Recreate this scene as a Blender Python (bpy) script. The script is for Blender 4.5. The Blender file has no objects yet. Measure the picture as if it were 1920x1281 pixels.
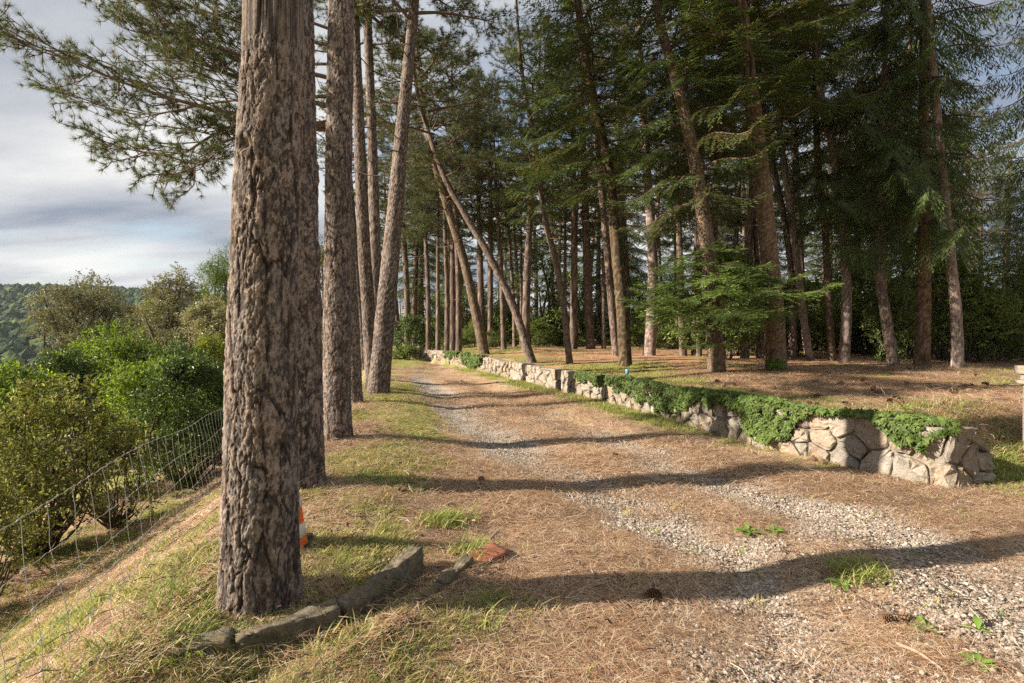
import bpy, math, random
import numpy as np
from mathutils import Vector, Matrix, Euler

# ------------------------------------------------------------------ camera, sky, sun, exposure
S = bpy.context.scene
COL = S.collection
F_PX, YH, EYE = 1000.0, 610.0, 1.6          # focal length in photo pixels, horizon row, eye height
cam_d = bpy.data.cameras.new("camera"); cam = bpy.data.objects.new("camera", cam_d); COL.objects.link(cam)
cam.location = (0, 0, EYE); cam.rotation_euler = (math.radians(90), 0, 0)
cam_d.sensor_width = 36.0; cam_d.lens = 36.0 * F_PX / 1920.0
cam_d.shift_y = -(640.5 - YH) / 1920.0
cam_d.clip_start = 0.05; cam_d.clip_end = 9000
S.camera = cam
SUN_EL, SUN_BACK = math.radians(26.0), math.radians(11.0)   # sun stands to the west (-X), a little behind the camera
to_sun = Vector((-math.cos(SUN_EL) * math.cos(SUN_BACK), -math.cos(SUN_EL) * math.sin(SUN_BACK), math.sin(SUN_EL)))
sun_d = bpy.data.lights.new("sun", 'SUN'); sun = bpy.data.objects.new("sun", sun_d); COL.objects.link(sun)
sun_d.energy = 5.0; sun_d.angle = math.radians(0.55); sun_d.color = (1.0, 0.87, 0.715)
sun.rotation_euler = to_sun.to_track_quat('Z', 'Y').to_euler(); sun.location = (-30, -5, 30)
w = bpy.data.worlds.new("World"); S.world = w; w.use_nodes = True
nt = w.node_tree; nt.nodes.clear()
def wn(t, **k):
    n = nt.nodes.new(t)
    for a, b in k.items(): setattr(n, a, b)
    return n
def wl(a, b): nt.links.new(a, b)
sky = wn("ShaderNodeTexSky", sky_type='NISHITA', sun_disc=False)
sky.sun_elevation = SUN_EL; sky.sun_rotation = math.atan2(to_sun.x, to_sun.y); sky.air_density = 1.0; sky.dust_density = 1.5
skys = wn("ShaderNodeVectorMath", operation='SCALE'); wl(sky.outputs[0], skys.inputs[0]); skys.inputs[3].default_value = 0.066
tc = wn("ShaderNodeTexCoord"); sep = wn("ShaderNodeSeparateXYZ"); wl(tc.outputs['Generated'], sep.inputs[0])
zc = wn("ShaderNodeMath", operation='ABSOLUTE'); wl(sep.outputs[2], zc.inputs[0])
za = wn("ShaderNodeMath", operation='ADD'); wl(zc.outputs[0], za.inputs[0]); za.inputs[1].default_value = 0.16
cb = wn("ShaderNodeCombineXYZ")
for i in (0, 1):
    dv = wn("ShaderNodeMath", operation='DIVIDE'); wl(sep.outputs[i], dv.inputs[0]); wl(za.outputs[0], dv.inputs[1]); wl(dv.outputs[0], cb.inputs[i])
mp = wn("ShaderNodeMapping"); wl(cb.outputs[0], mp.inputs[0]); mp.inputs['Scale'].default_value = (0.55, 1.0, 1.0); mp.inputs['Rotation'].default_value = (0, 0, 0.5); mp.inputs['Location'].default_value = (3.1, 1.7, 0)
n1 = wn("ShaderNodeTexNoise"); wl(mp.outputs[0], n1.inputs['Vector']); n1.inputs['Scale'].default_value = 1.05; n1.inputs['Detail'].default_value = 9; n1.inputs['Roughness'].default_value = 0.56; n1.inputs['Distortion'].default_value = 0.5
r1 = wn("ShaderNodeMapRange"); wl(n1.outputs[0], r1.inputs[0]); r1.inputs[1].default_value = 0.26; r1.inputs[2].default_value = 0.50
n2 = wn("ShaderNodeTexNoise"); wl(mp.outputs[0], n2.inputs['Vector']); n2.inputs['Scale'].default_value = 0.75; n2.inputs['Detail'].default_value = 6
r2 = wn("ShaderNodeValToRGB"); wl(n2.outputs[0], r2.inputs[0])
r2.color_ramp.elements[0].position = 0.40; r2.color_ramp.elements[0].color = (0.118, 0.136, 0.170, 1)
r2.color_ramp.elements[1].position = 0.60; r2.color_ramp.elements[1].color = (0.355, 0.353, 0.347, 1)
mx = wn("ShaderNodeMixRGB"); wl(r1.outputs[0], mx.inputs[0]); wl(skys.outputs[0], mx.inputs[1]); wl(r2.outputs[0], mx.inputs[2])
bg = wn("ShaderNodeBackground"); wl(mx.outputs[0], bg.inputs[0]); bg.inputs[1].default_value = 1.0
wo = wn("ShaderNodeOutputWorld"); wl(bg.outputs[0], wo.inputs[0])
vs = S.view_settings
vs.view_transform = 'Standard'; vs.look = 'None'; vs.gamma = 1.0; vs.use_curve_mapping = False; vs.exposure = 1.42
S.render.engine = 'CYCLES'
S.cycles.use_denoising = False
S.cycles.use_adaptive_sampling = True; S.cycles.adaptive_threshold = 0.008
S.cycles.max_bounces = 4; S.cycles.diffuse_bounces = 3; S.cycles.glossy_bounces = 2; S.cycles.transmission_bounces = 3; S.cycles.transparent_max_bounces = 6
S.cycles.sample_clamp_indirect = 2.0
random.seed(4)

# ------------------------------------------------------------------ numpy helpers
def hash01(i, j, k=0, s=0):
    h = (i.astype(np.int64) * 374761393 + j.astype(np.int64) * 668265263 + np.asarray(k).astype(np.int64) * 2147483647 + s * 974711) & 0xFFFFFFFF
    h = ((h ^ (h >> 13)) * 1274126177) & 0xFFFFFFFF
    h = ((h ^ (h >> 16)) * 2246822519) & 0xFFFFFFFF
    return ((h ^ (h >> 15)) & 0xFFFFFF) / float(0xFFFFFF)
def vnoise(x, y, s=0):
    x = np.asarray(x, float); y = np.asarray(y, float)
    i = np.floor(x); j = np.floor(y); fx = x - i; fy = y - j
    fx = fx * fx * (3 - 2 * fx); fy = fy * fy * (3 - 2 * fy)
    i = i.astype(np.int64); j = j.astype(np.int64)
    a = hash01(i, j, 0, s); b = hash01(i + 1, j, 0, s); c = hash01(i, j + 1, 0, s); d = hash01(i + 1, j + 1, 0, s)
    return (a + (b - a) * fx) * (1 - fy) + (c + (d - c) * fx) * fy
def fbm(x, y, o=4, s=0):
    v = 0; a = 0.5; t = 0
    for k in range(o):
        v = v + a * vnoise(x * 2 ** k, y * 2 ** k, s + k); t += a; a *= 0.5
    return v / t
def sst(a, b, x):
    t = np.clip((np.asarray(x, float) - a) / (b - a), 0, 1); return t * t * (3 - 2 * t)
def unit(v): return v / np.maximum(np.linalg.norm(v, axis=-1, keepdims=True), 1e-9)
def rot_basis(d):
    d = unit(d); r = np.where(np.abs(d[..., 2:3]) < 0.9, np.array([0, 0, 1.0]), np.array([1.0, 0, 0]))
    a = unit(np.cross(d, r)); b = np.cross(d, a); return a, b

class MB:
    """collects vertices, triangles/quads, a material index per face and a tint per vertex"""
    def __init__(s): s.V = []; s.T = []; s.Q = []; s.n = 0; s.tint = []; s.TM = []; s.QM = []
    def add(s, V, F, m=0, tint=0.5):
        V = np.asarray(V, float).reshape(-1, 3); F = np.asarray(F, np.int64)
        s.V.append(V); s.tint.append(np.broadcast_to(np.asarray(tint, float), (len(V),)))
        (s.T if F.shape[1] == 3 else s.Q).append(F + s.n); (s.TM if F.shape[1] == 3 else s.QM).append(np.full(len(F), m)); s.n += len(V)
    def mesh(s, name, mats, smooth=True):
        V = np.concatenate(s.V); T = np.concatenate(s.T) if s.T else np.zeros((0, 3), np.int64); Q = np.concatenate(s.Q) if s.Q else np.zeros((0, 4), np.int64)
        me = bpy.data.meshes.new(name)
        me.vertices.add(len(V)); me.vertices.foreach_set("co", V.ravel().astype(np.float32))
        lo = np.concatenate([T.ravel(), Q.ravel()]); me.loops.add(len(lo)); me.loops.foreach_set("vertex_index", lo.astype(np.int32))
        st = np.concatenate([np.arange(len(T)) * 3, len(T) * 3 + np.arange(len(Q)) * 4])
        me.polygons.add(len(st)); me.polygons.foreach_set("loop_start", st.astype(np.int32))
        me.polygons.foreach_set("material_index", np.concatenate([np.concatenate(s.TM) if s.TM else np.zeros(0), np.concatenate(s.QM) if s.QM else np.zeros(0)]).astype(np.int32))
        me.polygons.foreach_set("use_smooth", np.full(len(st), smooth))
        at = me.attributes.new("tint", 'FLOAT', 'POINT'); at.data.foreach_set("value", np.concatenate(s.tint).astype(np.float32))
        for m in mats: me.materials.append(m)
        me.update(calc_edges=True)
        return me

def split_mats(mb):
    """one collector per material index, with only the vertices it uses"""
    V = np.concatenate(mb.V); tn = np.concatenate(mb.tint); out = []
    for m in (0, 1):
        o = MB(); o.V = [V]; o.tint = [tn]; fs = []
        for Fs, Ms in ((mb.T, mb.TM), (mb.Q, mb.QM)):
            fs.append([f for f, mm in zip(Fs, Ms) if mm[0] == m])
        used = np.unique(np.concatenate([f.ravel() for L in fs for f in L])); mp_ = np.zeros(len(V), np.int64); mp_[used] = np.arange(len(used))
        o.V = [V[used]]; o.tint = [tn[used]]; o.n = len(used); o.T = [mp_[f] for f in fs[0]]; o.Q = [mp_[f] for f in fs[1]]; o.TM = [np.zeros(len(f)) for f in fs[0]]; o.QM = [np.zeros(len(f)) for f in fs[1]]; out.append(o)
    return out
def link(name, me, parent=None, **p):
    o = bpy.data.objects.new(name, me); COL.objects.link(o)
    if parent is not None: o.parent = parent
    for k, v in p.items(): o[k] = v
    return o
def empty(name, loc, label, cat, group=None):
    o = link(name, None, None, label=label, category=cat)
    if group: o["group"] = group
    o.location = loc; o.empty_display_size = 0.1
    return o

def tube(mb, P, R, seg=6, m=0, tint=0.5, cap=False):
    P = np.asarray(P, float); n = len(P); R = np.broadcast_to(np.asarray(R, float), (n,))
    t = unit(np.gradient(P, axis=0)); a, b = rot_basis(t)
    for i in range(1, n):                       # keep the frames from flipping
        a[i] = unit(a[i - 1] - t[i] * np.dot(a[i - 1], t[i])); b[i] = np.cross(t[i], a[i])
    an = np.arange(seg) * 2 * np.pi / seg
    V = P[:, None] + R[:, None, None] * (np.cos(an)[None, :, None] * a[:, None] + np.sin(an)[None, :, None] * b[:, None])
    i = np.arange(n - 1)[:, None] * seg; j = np.arange(seg)[None]; j2 = (j + 1) % seg
    Fq = np.stack([i + j, i + j2, i + seg + j2, i + seg + j], -1).reshape(-1, 4)
    mb.add(V.reshape(-1, 3), Fq, m, tint)
    if cap:
        e = (n - 1) * seg; base = mb.n
        mb.add(np.vstack([V[-1], P[-1:]]), [[k, (k + 1) % seg, seg] for k in range(seg)], m, tint)
        mb.add(np.vstack([V[0], P[:1]]), [[(k + 1) % seg, k, seg] for k in range(seg)], m, tint)
def spline(P, n):
    P = np.asarray(P, float); k = len(P)
    if k == 2: return P[0] + np.linspace(0, 1, n)[:, None] * (P[1] - P[0])
    Q = np.vstack([2 * P[0] - P[1], P, 2 * P[-1] - P[-2]])
    d = np.concatenate([[0], np.cumsum(np.linalg.norm(np.diff(P, axis=0), axis=1))]); s = np.linspace(0, d[-1], n)
    i = np.clip(np.searchsorted(d, s, side='right') - 1, 0, k - 2); t = ((s - d[i]) / (d[i + 1] - d[i]))[:, None]
    p0, p1, p2, p3 = Q[i], Q[i + 1], Q[i + 2], Q[i + 3]
    return 0.5 * (2 * p1 + (p2 - p0) * t + (2 * p0 - 5 * p1 + 4 * p2 - p3) * t * t + (3 * p1 - p0 - 3 * p2 + p3) * t ** 3)

# ------------------------------------------------------------------ materials
class NM:
    def __init__(s, name, disp=False):
        s.m = bpy.data.materials.new(name); s.m.use_nodes = True; s.t = s.m.node_tree; s.t.nodes.clear()
        s.out = s.n("ShaderNodeOutputMaterial")
    def n(s, t, inp=None, **k):
        x = s.t.nodes.new(t)
        for a, b in k.items(): setattr(x, a, b)
        for a, b in (inp or {}).items(): s.set(x.inputs[a], b)
        return x
    def set(s, i, v):
        if isinstance(v, bpy.types.NodeSocket): s.t.links.new(v, i)
        elif isinstance(v, bpy.types.Node): s.t.links.new(v.outputs[0], i)
        else: i.default_value = v
    def obj(s): return s.n("ShaderNodeTexCoord").outputs['Object']
    def geo(s): return s.n("ShaderNodeNewGeometry").outputs['Position']
    def attr(s, name): return s.n("ShaderNodeAttribute", attribute_name=name).outputs['Fac']
    def noise(s, vec, sc, det=4, ro=0.55, dist=0.0): return s.n("ShaderNodeTexNoise", {'Vector': vec, 'Scale': sc, 'Detail': det, 'Roughness': ro, 'Distortion': dist}).outputs[0]
    def ramp(s, f, stops):
        r = s.n("ShaderNodeValToRGB", {0: f}); e = r.color_ramp.elements
        while len(e) < len(stops): e.new(0.5)
        for x, (p, c) in zip(e, stops): x.position = p; x.color = (*c, 1) if len(c) == 3 else c
        return r.outputs[0]
    def rng(s, f, a, b, c=0.0, d=1.0): return s.n("ShaderNodeMapRange", {0: f, 1: a, 2: b, 3: c, 4: d}).outputs[0]
    def mix(s, f, a, b, bt='MIX'):
        x = s.n("ShaderNodeMixRGB", blend_type=bt)
        s.set(x.inputs[0], f); s.set(x.inputs[1], (*a, 1) if isinstance(a, tuple) and len(a) == 3 else a); s.set(x.inputs[2], (*b, 1) if isinstance(b, tuple) and len(b) == 3 else b)
        return x.outputs[0]
    def math(s, op, a, b=0.0): return s.n("ShaderNodeMath", {0: a, 1: b}, operation=op).outputs[0]
    def bump(s, h, st=0.5, d=0.01): return s.n("ShaderNodeBump", {'Height': h, 'Strength': st, 'Distance': d}).outputs[0]
    def bsdf(s, col, rough=0.8, normal=None, spec=0.3):
        p = s.n("ShaderNodeBsdfPrincipled", {'Base Color': (*col, 1) if isinstance(col, tuple) and len(col) == 3 else col, 'Roughness': rough, 'Specular IOR Level': spec})
        if normal is not None: s.set(p.inputs['Normal'], normal)
        return p.outputs[0]
    def done(s, sh): s.set(s.out.inputs[0], sh); return s.m

def leaf_mat(name, stops, trans=0.3, rough=0.5, spec=0.35, tcol=None):
    m = NM(name); tn = m.attr("tint")
    ob = m.n("ShaderNodeObjectInfo").outputs['Random']
    f = m.math('ADD', tn, m.rng(ob, 0, 1, -0.08, 0.08))
    c = m.ramp(f, stops)
    tr = m.n("ShaderNodeBsdfTranslucent", {0: m.mix(1.0, c, tcol or (1.5, 1.5, 0.7), 'MULTIPLY')})
    mx_ = m.n("ShaderNodeMixShader", {0: trans, 1: m.bsdf(c, rough, None, spec), 2: tr.outputs[0]})
    return m.done(mx_.outputs[0])
def bark_mat(name, dark, mid, light, sc=1.0, lichen=0.0):
    m = NM(name); v = m.obj()
    st = m.n("ShaderNodeMapping", {'Vector': v, 'Scale': (1, 1, 0.45)}).outputs[0]
    big = m.noise(st, 4 * sc, 4, 0.6); fine = m.noise(st, 70 * sc, 6, 0.75, 0.6); flake = m.noise(st, 26 * sc, 4, 0.65, 1.2)
    t = m.attr("tint"); pale = tuple(min(1, x * 1.28) for x in light)
    f = m.math('ADD', t, m.math('MULTIPLY', m.math('SUBTRACT', flake, 0.5), 0.9))
    c = m.ramp(f, [(0.0, dark), (0.22, tuple(0.5 * (a + b) for a, b in zip(dark, mid))), (0.48, mid), (0.75, light), (1.0, pale)])
    c = m.mix(m.rng(big, 0.35, 0.65, 0.0, 0.4), c, mid)
    c = m.mix(0.8, c, m.ramp(m.attr('plate'), [(0.15, (0.86, 0.92, 1.02)), (0.45, (1.0, 1.0, 1.0)), (0.62, (1.10, 1.0, 0.90)), (0.85, (1.1, 1.06, 1.06))]), 'MULTIPLY')
    c = m.mix(m.rng(fine, 0.25, 0.55, 0.6, 0.0), c, dark)
    if lichen:
        c = m.mix(m.rng(m.noise(v, 6, 5, 0.7), 0.60 - lichen * 0.1, 0.72, 0, 0.7), c, (0.20, 0.21, 0.15))
    h = m.math('ADD', m.math('MULTIPLY', fine, 0.7), flake)
    return m.done(m.bsdf(c, 0.92, m.bump(h, 0.9, 0.012 / sc), 0.15))

M = {}
M['bark'] = bark_mat('pine_bark', (0.020, 0.016, 0.014), (0.095, 0.076, 0.066), (0.27, 0.228, 0.202))
M['bark_pale'] = bark_mat('pale_pine_bark', (0.06, 0.045, 0.04), (0.19, 0.15, 0.132), (0.36, 0.30, 0.265), 1.3)
M['bark_far'] = bark_mat('grey_pine_bark', (0.034, 0.025, 0.021), (0.105, 0.079, 0.066), (0.235, 0.19, 0.16), 1.3)
M['bark_brown'] = bark_mat('brown_fir_bark', (0.045, 0.03, 0.02), (0.125, 0.082, 0.052), (0.24, 0.168, 0.115), 1.6, 0.4)
M['bark_dark'] = bark_mat('dark_bark', (0.04, 0.03, 0.022), (0.11, 0.08, 0.058), (0.20, 0.15, 0.11), 1.4, 0.3)
M['bark_moss'] = bark_mat('mottled_mossy_bark', (0.022, 0.017, 0.012), (0.065, 0.048, 0.03), (0.17, 0.125, 0.075), 1.8, 0.4)
M['twig'] = NM('twig'); M['twig'] = M['twig'].done(M['twig'].bsdf((0.11, 0.075, 0.055), 0.9))
M['pine'] = leaf_mat('pine_needles', [(0.0, (0.22, 0.13, 0.05)), (0.12, (0.08, 0.08, 0.033)), (0.5, (0.058, 0.085, 0.034)), (1.0, (0.11, 0.15, 0.052))], 0.25)
M['fir'] = leaf_mat('fir_needles', [(0.0, (0.13, 0.085, 0.035)), (0.15, (0.055, 0.075, 0.026)), (0.6, (0.072, 0.108, 0.034)), (1.0, (0.16, 0.215, 0.06))], 0.3, 0.5, 0.25)
M['fir_bright'] = leaf_mat('sunlit_fir_needles', [(0.0, (0.06, 0.09, 0.03)), (0.5, (0.125, 0.19, 0.055)), (1.0, (0.29, 0.38, 0.11))], 0.25, 0.4)  # fir needles coloured brighter to imitate sun on the low boughs
M['laurel'] = leaf_mat('laurel_leaves', [(0.0, (0.03, 0.05, 0.015)), (0.5, (0.06, 0.10, 0.026)), (1.0, (0.18, 0.25, 0.07))], 0.25, 0.45, 0.3)
M['arbutus'] = leaf_mat('arbutus_leaves', [(0.0, (0.05, 0.075, 0.016)), (0.5, (0.125, 0.19, 0.033)), (1.0, (0.30, 0.38, 0.06))], 0.4, 0.45, 0.3)
M['oak'] = leaf_mat('holm_oak_leaves', [(0.0, (0.10, 0.085, 0.05)), (0.5, (0.16, 0.16, 0.10)), (1.0, (0.34, 0.315, 0.21))], 0.22, 0.5, 0.25)
M['yellow'] = leaf_mat('yellow_green_leaves', [(0.0, (0.10, 0.12, 0.03)), (0.5, (0.19, 0.23, 0.04)), (1.0, (0.30, 0.32, 0.06))], 0.35, 0.45)
M['bramble'] = leaf_mat('bramble_leaves', [(0.0, (0.12, 0.08, 0.035)), (0.4, (0.10, 0.12, 0.038)), (1.0, (0.33, 0.34, 0.14))], 0.38, 0.5, 0.25)
M['under'] = leaf_mat('undergrowth_leaves', [(0.0, (0.08, 0.085, 0.03)), (0.5, (0.11, 0.16, 0.045)), (1.0, (0.26, 0.31, 0.08))], 0.3, 0.5, 0.25)
M['ivy'] = leaf_mat('ivy_leaves', [(0.0, (0.05, 0.07, 0.02)), (0.5, (0.08, 0.13, 0.03)), (1.0, (0.19, 0.24, 0.06))], 0.25, 0.5, 0.22)
M['grass'] = leaf_mat('grass_blades', [(0.0, (0.50, 0.40, 0.22)), (0.4, (0.36, 0.33, 0.13)), (0.7, (0.24, 0.28, 0.075)), (1.0, (0.16, 0.24, 0.05))], 0.3, 0.6, 0.2)
M['needle'] = leaf_mat('fallen_needles', [(0.0, (0.10, 0.055, 0.034)), (0.45, (0.38, 0.21, 0.115)), (0.8, (0.56, 0.40, 0.25)), (1.0, (0.78, 0.66, 0.50))], 0.1, 0.6, 0.3, (1, 1, 1))
M['weed'] = leaf_mat('weed_leaves', [(0.0, (0.08, 0.15, 0.03)), (1.0, (0.20, 0.32, 0.06))], 0.3, 0.5)
M['farwood'] = leaf_mat('far_wood', [(0.0, (0.022, 0.04, 0.02)), (0.5, (0.042, 0.072, 0.028)), (1.0, (0.10, 0.13, 0.04))], 0.0, 0.9, 0.1)
def pebble_mat():
    m = NM('pebble'); f = m.attr("tint"); v = m.obj()
    c = m.ramp(f, [(0.0, (0.13, 0.107, 0.085)), (0.35, (0.23, 0.198, 0.163)), (0.7, (0.31, 0.277, 0.237)), (1.0, (0.48, 0.445, 0.395))])
    c = m.mix(m.rng(m.noise(v, 60, 4), 0.3, 0.7, 0, 0.4), c, (0.28, 0.215, 0.16))
    return m.done(m.bsdf(c, 0.85, None, 0.2))
M['pebble'] = pebble_mat()
def stone_mat(name, cols, moss=0.0, sc=1.0):
    m = NM(name); v = m.geo(); r = m.n("ShaderNodeObjectInfo").outputs['Random']
    c = m.ramp(r, [(i / (len(cols) - 1), q) for i, q in enumerate(cols)])
    nz = m.noise(v, 9 * sc, 7, 0.65); c = m.mix(m.rng(nz, 0.40, 0.7, 0, 0.55), c, (0.44, 0.40, 0.335))
    n3 = m.noise(v, 3.3 * sc, 5, 0.6, 0.3); c = m.mix(m.rng(n3, 0.5, 0.68, 0, 0.55), c, (0.36, 0.24, 0.13))
    fine = m.noise(v, 70 * sc, 6, 0.7); c = m.mix(m.rng(fine, 0.3, 0.52, 0.7, 0), c, (0.10, 0.088, 0.075))
    c = m.mix(m.rng(m.noise(v, 5.5 * sc, 6, 0.72, 0.8), 0.54, 0.66, 0, 0.6), c, (0.13, 0.12, 0.10))
    if moss: c = m.mix(m.rng(m.noise(v, 14, 6, 0.7), 0.56 - 0.1 * moss, 0.66, 0, 0.75), c, (0.10, 0.105, 0.055))
    h = m.math('ADD', m.math('MULTIPLY', nz, 1.0), m.math('MULTIPLY', fine, 0.35))
    return m.done(m.bsdf(c, 0.92, m.bump(h, 0.9, 0.03), 0.15))
M['stone'] = stone_mat('wall_stone', [(0.25, 0.225, 0.19), (0.31, 0.28, 0.24), (0.20, 0.18, 0.155), (0.28, 0.225, 0.16), (0.34, 0.315, 0.28)])
M['mortar'] = stone_mat('mortar', [(0.24, 0.215, 0.18), (0.24, 0.215, 0.18)], 0.3)
M['kerb'] = stone_mat('kerb_stone', [(0.13, 0.10, 0.065), (0.165, 0.13, 0.085), (0.11, 0.09, 0.06)], 1.2, 3.0)
M['slab'] = stone_mat('slab_stone', [(0.16, 0.13, 0.11), (0.19, 0.16, 0.13)], 0.5)
M['post'] = stone_mat('gatepost_stone', [(0.33, 0.285, 0.24), (0.33, 0.285, 0.24)], 0.2, 2)
def simple(name, c, r=0.6, nz=0.0, sc=30, spec=0.3):
    m = NM(name); col = c
    if nz: col = m.mix(m.rng(m.noise(m.obj(), sc, 5, 0.65), 0.3, 0.7, 0, nz), c, tuple(x * 0.45 for x in c))
    return m.done(m.bsdf(col, r, None, spec))
M['orange'] = simple('orange_plastic', (0.72, 0.13, 0.02), 0.5, 0.35, 22)
M['white'] = simple('white_band', (0.62, 0.60, 0.56), 0.5, 0.35, 16)
M['rubber'] = simple('black_rubber', (0.03, 0.03, 0.035), 0.75, 0.3)
M['wire'] = simple('galvanised_wire', (0.30, 0.305, 0.30), 0.5, 0.3, 60, 0.5)
M['tile'] = simple('terracotta', (0.32, 0.125, 0.075), 0.9, 0.6, 18)
M['blue'] = simple('blue_plastic', (0.10, 0.32, 0.58), 0.4)
M['stick'] = simple('dry_stick', (0.33, 0.24, 0.17), 0.9, 0.5, 40)
M['cone'] = simple('pinecone_scale', (0.20, 0.125, 0.075), 0.8, 0.5, 50)
M['wood'] = simple('weathered_wood', (0.17, 0.09, 0.055), 0.9, 0.5, 20)

# ------------------------------------------------------------------ the lie of the land
WALL = np.array([(-4.25, 24.2), (-3.8, 23.9), (-2.4, 21.6), (-1.1, 18.7), (1.27, 12.75), (2.56, 9.55), (3.35, 7.3), (4.12, 5.75), (4.42, 5.38)])
WALL_H = 0.50
def wall_x(Y): return np.interp(Y, WALL[::-1, 1], WALL[::-1, 0])
def line_x(Y): return -0.85 - 0.175 * np.clip(Y, -10, 60)
TRACK = np.array([(1.3, -2.0), (1.42, 1.2), (1.6, 2.6), (1.55, 3.2), (1.45, 3.95), (0.95, 5.0), (0.40, 6.1), (0.0, 7.2), (-0.8, 9.6), (-1.7, 12.4), (-2.7, 15.2), (-3.6, 18.0), (-4.6, 22.0)])
def track_x(Y): return np.interp(Y, TRACK[:, 1], TRACK[:, 0])
def height(X, Y):
    X = np.asarray(X, float); Y = np.asarray(Y, float)
    u = line_x(Y) - X                                             # metres to the valley side of the pine row
    z = 0.13 * sst(-1.6, -0.2, u)
    z = z - 0.05 * np.exp(-((X - track_x(Y)) / 0.55) ** 2) * sst(1, 3, Y) - 0.04 * np.exp(-((X - track_x(Y) - 1.5) / 0.5) ** 2)
    z = z + 0.07 * sst(1.0, 3.0, X) * (1 - sst(3.2, 4.8, Y))
    fall = np.where(u > 0.4, (0.62 + 0.06 * (1 - sst(3.0, 7.0, Y))) * (np.sqrt((np.clip(u - 0.4, 0, 2.5)) ** 2 + 0.09) - 0.3), 0)
    fall = fall + 0.17 * np.clip(u - 2.9, 0, 30) + 0.20 * np.clip(u - 33, 0, 110)
    z = z - fall
    # gutter between the two rows of kerb stones
    a = np.array([-0.62, 3.35]); b = np.array([-1.2, 2.2]); d = b - a; L = np.hypot(*d); d = d / L
    s = (X - a[0]) * d[0] + (Y - a[1]) * d[1]; q = (X - a[0]) * d[1] - (Y - a[1]) * d[0]
    z = z - 0.13 * np.exp(-((q + 0.02) / 0.17) ** 2) * sst(-0.25, 0.1, s) * (1 - sst(L, L + 0.5, s))
    # terrace held by the stone wall
    dw = X - wall_x(Y)
    front = Y - (5.55 + 0.12 * (X - 4.5))
    t = sst(0.10, 0.30, dw) * np.where(X > 4.35, sst(0.0, 1.25 - 0.75 * sst(5.2, 4.4, X), front), sst(0.15, 0.35, front)) * (1 - sst(24.2, 24.9, Y) * sst(-2.5, -3.6, X))
    z = z - 0.05 * sst(-1.2, -0.4, dw) * (1 - sst(7, 10, Y)) * (Y > 4.0) * sst(4.0, 5.0, Y)
    zt = 0.47 + 0.07 * (1 - sst(6.0, 8.5, Y)) + 0.10 * sst(0, 5, dw) + 0.05 * (fbm(X * 0.35, Y * 0.35, 3, 5) - 0.5)
    z = z * (1 - t) + zt * t
    z = z + 0.05 * (fbm(X * 1.1, Y * 1.1, 3, 11) - 0.5) * (1 - 0.3 * t) + 0.022 * (fbm(X * 6, Y * 6, 3, 17) - 0.5)
    far = np.hypot(X, Y)
    z = z - 0.03 * np.clip(Y - 45, 0, 400) * (u < 0) + 0 * far
    return np.maximum(z, -30.0)
def H(x, y): return float(height(np.array([x]), np.array([y]))[0])
def ground_at(px, py):
    """the point of the ground seen at a photo pixel"""
    t = np.concatenate([np.arange(1.5, 60, 0.01), np.arange(60, 400, 0.2)])
    X = (px - 960) / F_PX * t; Z = EYE - (py - YH) / F_PX * t
    k = np.argmax(Z < height(X, t)); return np.array([X[k], t[k], float(height(X[k:k + 1], t[k:k + 1])[0])])
def at(px, py, Y): return np.array([(px - 960) / F_PX * Y, Y, EYE - (py - YH) / F_PX * Y])

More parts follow.
